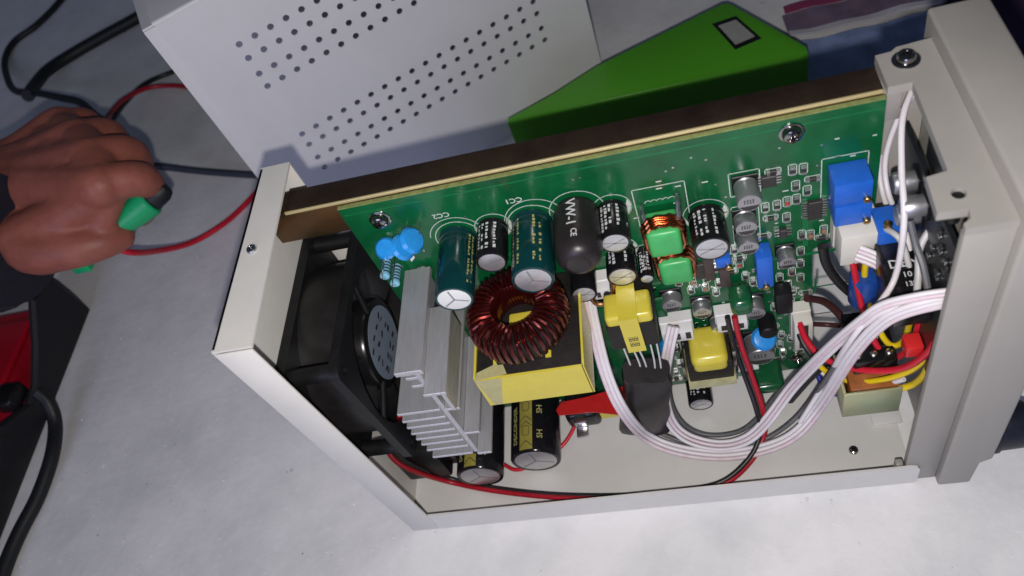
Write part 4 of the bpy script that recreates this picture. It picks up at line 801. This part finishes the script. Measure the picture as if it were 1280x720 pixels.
# plan: long edge parallel to the power supply, corner chopped off obliquely
mb = MB(); plan = [(52, 226), (216, 226), (220.5, 229), (221, 234), (190, 284), (187, 287.6), (183, 288), (106.5, 258), (79, 241.5), (52, 229)]
bm = bmesh.new(); vs = [bm.verts.new((x, y, 0)) for x, y in plan]; fc = bm.faces.new(vs); ex = bmesh.ops.extrude_face_region(bm, geom=[fc])
for e in ex['geom']:
    if isinstance(e, bmesh.types.BMVert): e.co.z = 30
top_edges = [e for e in bm.edges if all(abs(v_.co.z - 30) < .01 for v_ in e.verts)]
bmesh.ops.bevel(bm, geom=top_edges, offset=1.8, segments=3, profile=0.5, affect='EDGES'); bm.verts.index_update()
mb.add([v_.co[:] for v_ in bm.verts], [tuple(v_.index for v_ in q.verts) for q in bm.faces]); bm.free(); obj('case', mb, green_case, gb, smooth=40)
c1, c2, c3, c4 = Vector((175.6, 270.6)), Vector((189.5, 272.7)), Vector((199.6, 248.1)), Vector((184.6, 243.6))
mb = MB(); mb.add([(*c1, 30.15), (*c2, 30.15), (*c3, 30.15), (*c4, 30.15), (*c1, 30.02), (*c2, 30.02), (*c3, 30.02), (*c4, 30.02)], [(0, 3, 2, 1), (0, 1, 5, 4), (1, 2, 6, 5), (2, 3, 7, 6), (3, 0, 4, 7)]); dsp = obj('display_frame', mb, black_gloss, gb, smooth=0)
cc = (c1 + c2 + c3 + c4) / 4; q = [cc + (c - cc) * 0.74 for c in (c1, c2, c3, c4)]
mb = MB(); mb.add([(*p, 30.3) for p in q] + [(*p, 30.16) for p in q], [(0, 3, 2, 1), (0, 1, 5, 4), (1, 2, 6, 5), (2, 3, 7, 6), (3, 0, 4, 7)]); obj('display_glass', mb, lcd_m, dsp, smooth=0)

# ================================================================ clear bag and dark cloth at the back
bag = empty('plastic_bag', (0, 0, 0)); tag(bag, 'clear blue-tinted zip bag with a red-purple strip behind the bezel', 'bag')
def sheet(x0, x1, y0, y1, nx, ny, zf, th):
    v = []; f = []
    for s in (0, 1):
        for i in range(nx + 1):
            for j in range(ny + 1): x = x0 + (x1 - x0) * i / nx; y = y0 + (y1 - y0) * j / ny; v.append((x, y, zf(x, y) + s * th))
    N = (nx + 1) * (ny + 1)
    for i in range(nx):
        for j in range(ny):
            a = i * (ny + 1) + j; q = (a, a + 1, a + ny + 2, a + ny + 1); f.append(q); f.append(tuple(N + k for k in reversed(q)))
    rim = [j for j in range(ny + 1)] + [i * (ny + 1) + ny for i in range(1, nx + 1)] + [nx * (ny + 1) + j for j in range(ny - 1, -1, -1)] + [i * (ny + 1) for i in range(nx - 1, 0, -1)]
    for k in range(len(rim)): a, b_ = rim[k], rim[(k + 1) % len(rim)]; f.append((a, N + a, N + b_, b_))
    mb = MB(); mb.add(v, f); return mb
wob = lambda x, y: 3.5 + 0.8 * math.sin(x * 0.07) * math.cos(y * 0.09) + 0.6 * math.sin(x * 0.19 + y * 0.13)
obj('bag_body', sheet(222, 330, 196, 270, 30, 22, wob, 0.6), mat('bag_blue_film', (0.22, 0.29, 0.50), 0.16, var=0.35, vscale=45, bump=0.5, bscale=70, coat=0.3), bag)
obj('zip_strip', sheet(219, 330, 273, 277, 20, 2, lambda x, y: wob(x, y) + 2.2, 1.4), poly_clear, bag)
obj('colour_strip', sheet(219, 330, 278, 296, 20, 4, lambda x, y: wob(x, y) + 1.0, 0.8), mat('bag_purple', (0.17, 0.12, 0.18), 0.3, var=0.3, vscale=60), bag)
obj('red_band', sheet(221, 330, 297, 303, 20, 2, lambda x, y: wob(x, y) + 1.6, 0.9), poly_strip, bag)
mb = sheet(268, 420, 306, 420, 24, 20, lambda x, y: 8 + 5 * math.sin(x * .06 + 1) * math.cos(y * .05) + 3 * math.sin(x * .15 + y * .1), 6)
tag(obj('purple_cloth', mb, cloth_m), 'crumpled dark purple cloth lying beyond the clear bag', 'cloth')
mb = sheet(300, 420, 150, 262, 24, 20, lambda x, y: 8 + 5 * math.sin(x * .05 + 1) * math.cos(y * .06) + 2 * math.sin(x * .17 + y * .12), 6)
tag(obj('purple_cloth', mb, cloth_m), 'dark violet cloth fold lying beside the grey bezel', 'cloth')

# ================================================================ red case with black bumper
rc = empty('red_case', (-300, 100, 0)); tag(rc, 'glossy red equipment case with a thick black rubber bumper', 'case'); rc.location = (0, 0, 0)
mb = MB(); mb.rbox(-420, -248.2, -120, 167, 0, 13, 3, 0, 4); body = obj('case_body', mb, case_red, rc)
mb = MB(); mb.rbox(-380, -268, -60, 155, 12.8, 17, 2, 0, 4); obj('raised_lid', mb, case_red, body)
bm = bmesh.new(); rings = []
for y, h, dx in ((-130, 24, 0), (40, 27, 0), (72, 26, 0), (92, 14, 0), (104, 15, 0), (126, 25, 0), (150, 39, 0), (168, 34, 0), (182, 26, -16), (196, 18, -34)):
    prof = [(-241.5, 0), (-241.0, min(3, h)), (-243.0, h - 1.6), (-245.0, h), (-247.0, h), (-248.1, h - 1.2), (-248.1, 0)]
    rings.append([bm.verts.new((x + dx, y, z)) for x, z in prof])
for a, b_ in zip(rings, rings[1:]):
    for i in range(7): j = (i + 1) % 7; bm.faces.new((a[i], a[j], b_[j], b_[i]))
bm.faces.new(rings[0][::-1]); bm.faces.new(rings[-1]); bm.verts.index_update(); mb = MB()
mb.add([v_.co[:] for v_ in bm.verts], [tuple(v_.index for v_ in q.verts) for q in bm.faces]); bm.free(); obj('bumper', mb, rubber, rc, smooth=20)
mb = MB(); mb.rbox(-262, -248.3, 88, 104, 12, 23, 2.5, 0, 3); obj('latch', mb, blackp, rc)

def lead(key, m, r, name, label, cat, group=None):
    return tag(wire(key, m, r, name, None, 10), label, cat, group)
lead('case_cable', cable_m, 4.0, 'black_cord', 'thick black cord running from the red case along the table edge', 'cord')
lead('red_lead', w_red, 1.9, 'test_lead', 'red test lead curving from the hand behind the rear panel', 'lead')
lead('grey_cable', cable_grey, 2.6, 'cable', 'slate grey cable running straight from the hand to behind the cover', 'cable')
lead('red_pair', w_dred, 1.9, 'test_lead', 'dark red lead arching from the hand under the cover edge', 'lead')
lead('black_pair', w_black, 2.0, 'test_lead', 'black lead lying against the dark red one by the cover edge', 'lead')
lead('thick_cable', cable_m, 5.2, 'cable', 'thick black cable running behind the cover top corner', 'cable')
lead('loop_cable', cable_m, 3.0, 'cable', 'thin black cable bent in a loop beyond the hand', 'cable')

# ================================================================ hand, sleeve and the clip it holds
Hd = {k: Vector(v) for k, v in GEN['HAND'].items()}
person = empty('person', (0, 0, 0)); tag(person, 'bare left hand in a dark navy sleeve pinching a green plug', 'person')
def capsule(mb, pts, rad, sub=5):
    P = [Vector(p) for p in pts]; Q = spline(P, sub); n = len(Q) - 1; rs = []
    for i in range(len(Q)):
        t = i / sub; k = min(int(t), len(rad) - 2); rs.append(rad[k] + (rad[k + 1] - rad[k]) * (t - k))
    d0 = (Q[0] - Q[1]).normalized(); d1 = (Q[-1] - Q[-2]).normalized()
    A = [Q[0] + d0 * rs[0] * s for s in (0.98, 0.8, 0.45)]; B = [Q[-1] + d1 * rs[-1] * s for s in (0.45, 0.8, 0.98)]
    ar = [rs[0] * math.sqrt(max(1e-3, 1 - s * s)) for s in (0.98, 0.8, 0.45)]; br_ = [rs[-1] * math.sqrt(max(1e-3, 1 - s * s)) for s in (0.45, 0.8, 0.98)]
    mb.tube(A + Q + B, 1, 14, rs=ar + rs + br_)
mb = MB()
for k, (ra, rb, rc_, rd_) in {1: (10.4, 9.4, 8.0, 7.0), 2: (10.8, 9.6, 8.2, 7.1), 3: (10.4, 9.0, 7.8, 6.8), 4: (9.4, 8.0, 7.0, 6.2)}.items():
    capsule(mb, [Hd[f'm{k}'] - Vector((0, 0, 3)), Hd[f'p{k}'], Hd[f'd{k}'], Hd[f't{k}']], [ra, rb, rc_, rd_])
    capsule(mb, [Hd['wrist'] + (Hd[f'm{k}'] - Hd['palm']) * 0.25 - Vector((0, 0, 6)), (Hd['wrist'] + Hd[f'm{k}']) / 2 - Vector((0, 0, 6)), Hd[f'm{k}'] - Vector((0, 0, 4))], [17, 15, 12])
capsule(mb, [Hd['wrist'] - Vector((0, 0, 8)), Hd['th0'] - Vector((0, 0, 8)), Hd['th1'] - Vector((0, 0, 4)), Hd['th2'], Hd['th3']], [17, 15.5, 12, 9.4, 7.8])
capsule(mb, [Hd['palm2'] - Vector((0, 0, 10)), Hd['palm'] - Vector((0, 0, 12))], [14, 18])
capsule(mb, [Hd[f'm{k}'] - Vector((0, 0, 4.5)) for k in (1, 2, 3, 4)], [11.2, 11.6, 11, 10])
for q_ in (0.3, 0.55, 0.78): capsule(mb, [Hd['wrist'].lerp(Hd[f'm{k}'], q_) - Vector((0, 0, 6.5)) for k in (1, 2, 3, 4)], [15 - 2 * q_, 15.6 - 2 * q_, 15.2 - 2 * q_, 14 - 2 * q_])
capsule(mb, [Hd['th1'] - Vector((0, 0, 5)), (Hd['th1'] + Hd['m1']) / 2 - Vector((0, 0, 15)), Hd['m1'] - Vector((0, 0, 12))], [9, 7.5, 8])
capsule(mb, [Hd['th0'] - Vector((0, 0, 5)), (Hd['th0'] + Hd['m1']) / 2 - Vector((0, 0, 7)), Hd['m1'] - Vector((0, 0, 7))], [14, 12, 9])
capsule(mb, [Hd['elbow'] + Vector((40, 0, 0)), Hd['wrist'] + Vector((-30, -3, -6)), Hd['wrist'] - Vector((0, 0, 6))], [33, 27, 25])
hand = obj('hand', mb, skin_m, person, smooth=0)
rm = hand.modifiers.new('remesh', 'REMESH'); rm.mode = 'VOXEL'; rm.voxel_size = 0.0014; rm.use_smooth_shade = True
sm_ = hand.modifiers.new('smooth', 'SMOOTH'); sm_.factor = 0.5; sm_.iterations = 7
mb = MB(); nrm = (Hd['th3'] - Hd['th2']).normalized()
o_ = Hd['th3'] + Vector((0.5, -1.2, 7.9)); u_ = nrm; w_ = Vector((0, 0, 1)).cross(u_).normalized()
P = [o_ + u_ * (5.5 * math.cos(a)) + w_ * (4.6 * math.sin(a)) - Vector((0, 0, 1.2 * abs(math.sin(a)) ** 2)) for a in [2 * math.pi * k / 16 for k in range(16)]]
mb.add([p[:] for p in P] + [(p - Vector((0, 0, 1.0)))[:] for p in P], [tuple(range(16))] + [(k, (k + 1) % 16, 16 + (k + 1) % 16, 16 + k) for k in range(16)]); obj('nail', mb, nail_m, person)
mb = MB(); e = Hd['elbow']; c_ = Hd['cuff']; Q = spline([e, e + (c_ - e) * .4 + Vector((0, 0, 3)), e + (c_ - e) * .75, c_], 6)
rs = [44 - 8 * i / (len(Q) - 1) + 1.2 * math.sin(i * 1.7) for i in range(len(Q))]; mb.tube(Q, 1, 28, rs=rs); obj('sleeve', mb, sleeve_m, person, smooth=60)
# plug
mb = MB(); a_ = Hd['clip0']; b_ = Hd['clip']; d = (b_ - a_).normalized()
mb.lathe(a_, d, [(4.2, -6), (6.2, -4), (6.8, 0), (7.8, 6), (8.4, 12), (8.4, 17), (7.6, 18)], 20)
plug = obj('plug', mb, clip_green, None); tag(plug, 'green banana plug with black end held between thumb and finger', 'plug')
mb = MB(); mb.lathe(a_ + d * 18.02, d, [(6.4, 0), (6.8, 1), (6.2, 8), (4.6, 11), (1, 11.5)], 20); obj('plug_tip', mb, cable_m, plug)
mb = MB(); s_ = Hd['small']; mb.rbox(s_.x - 8, s_.x + 3, s_.y - 5, s_.y + 2, s_.z - 5, s_.z + 3, 1.5, 0, 3); tag(obj('clip', mb, clip_green), 'small dark green clip hanging below the thumb', 'clip')
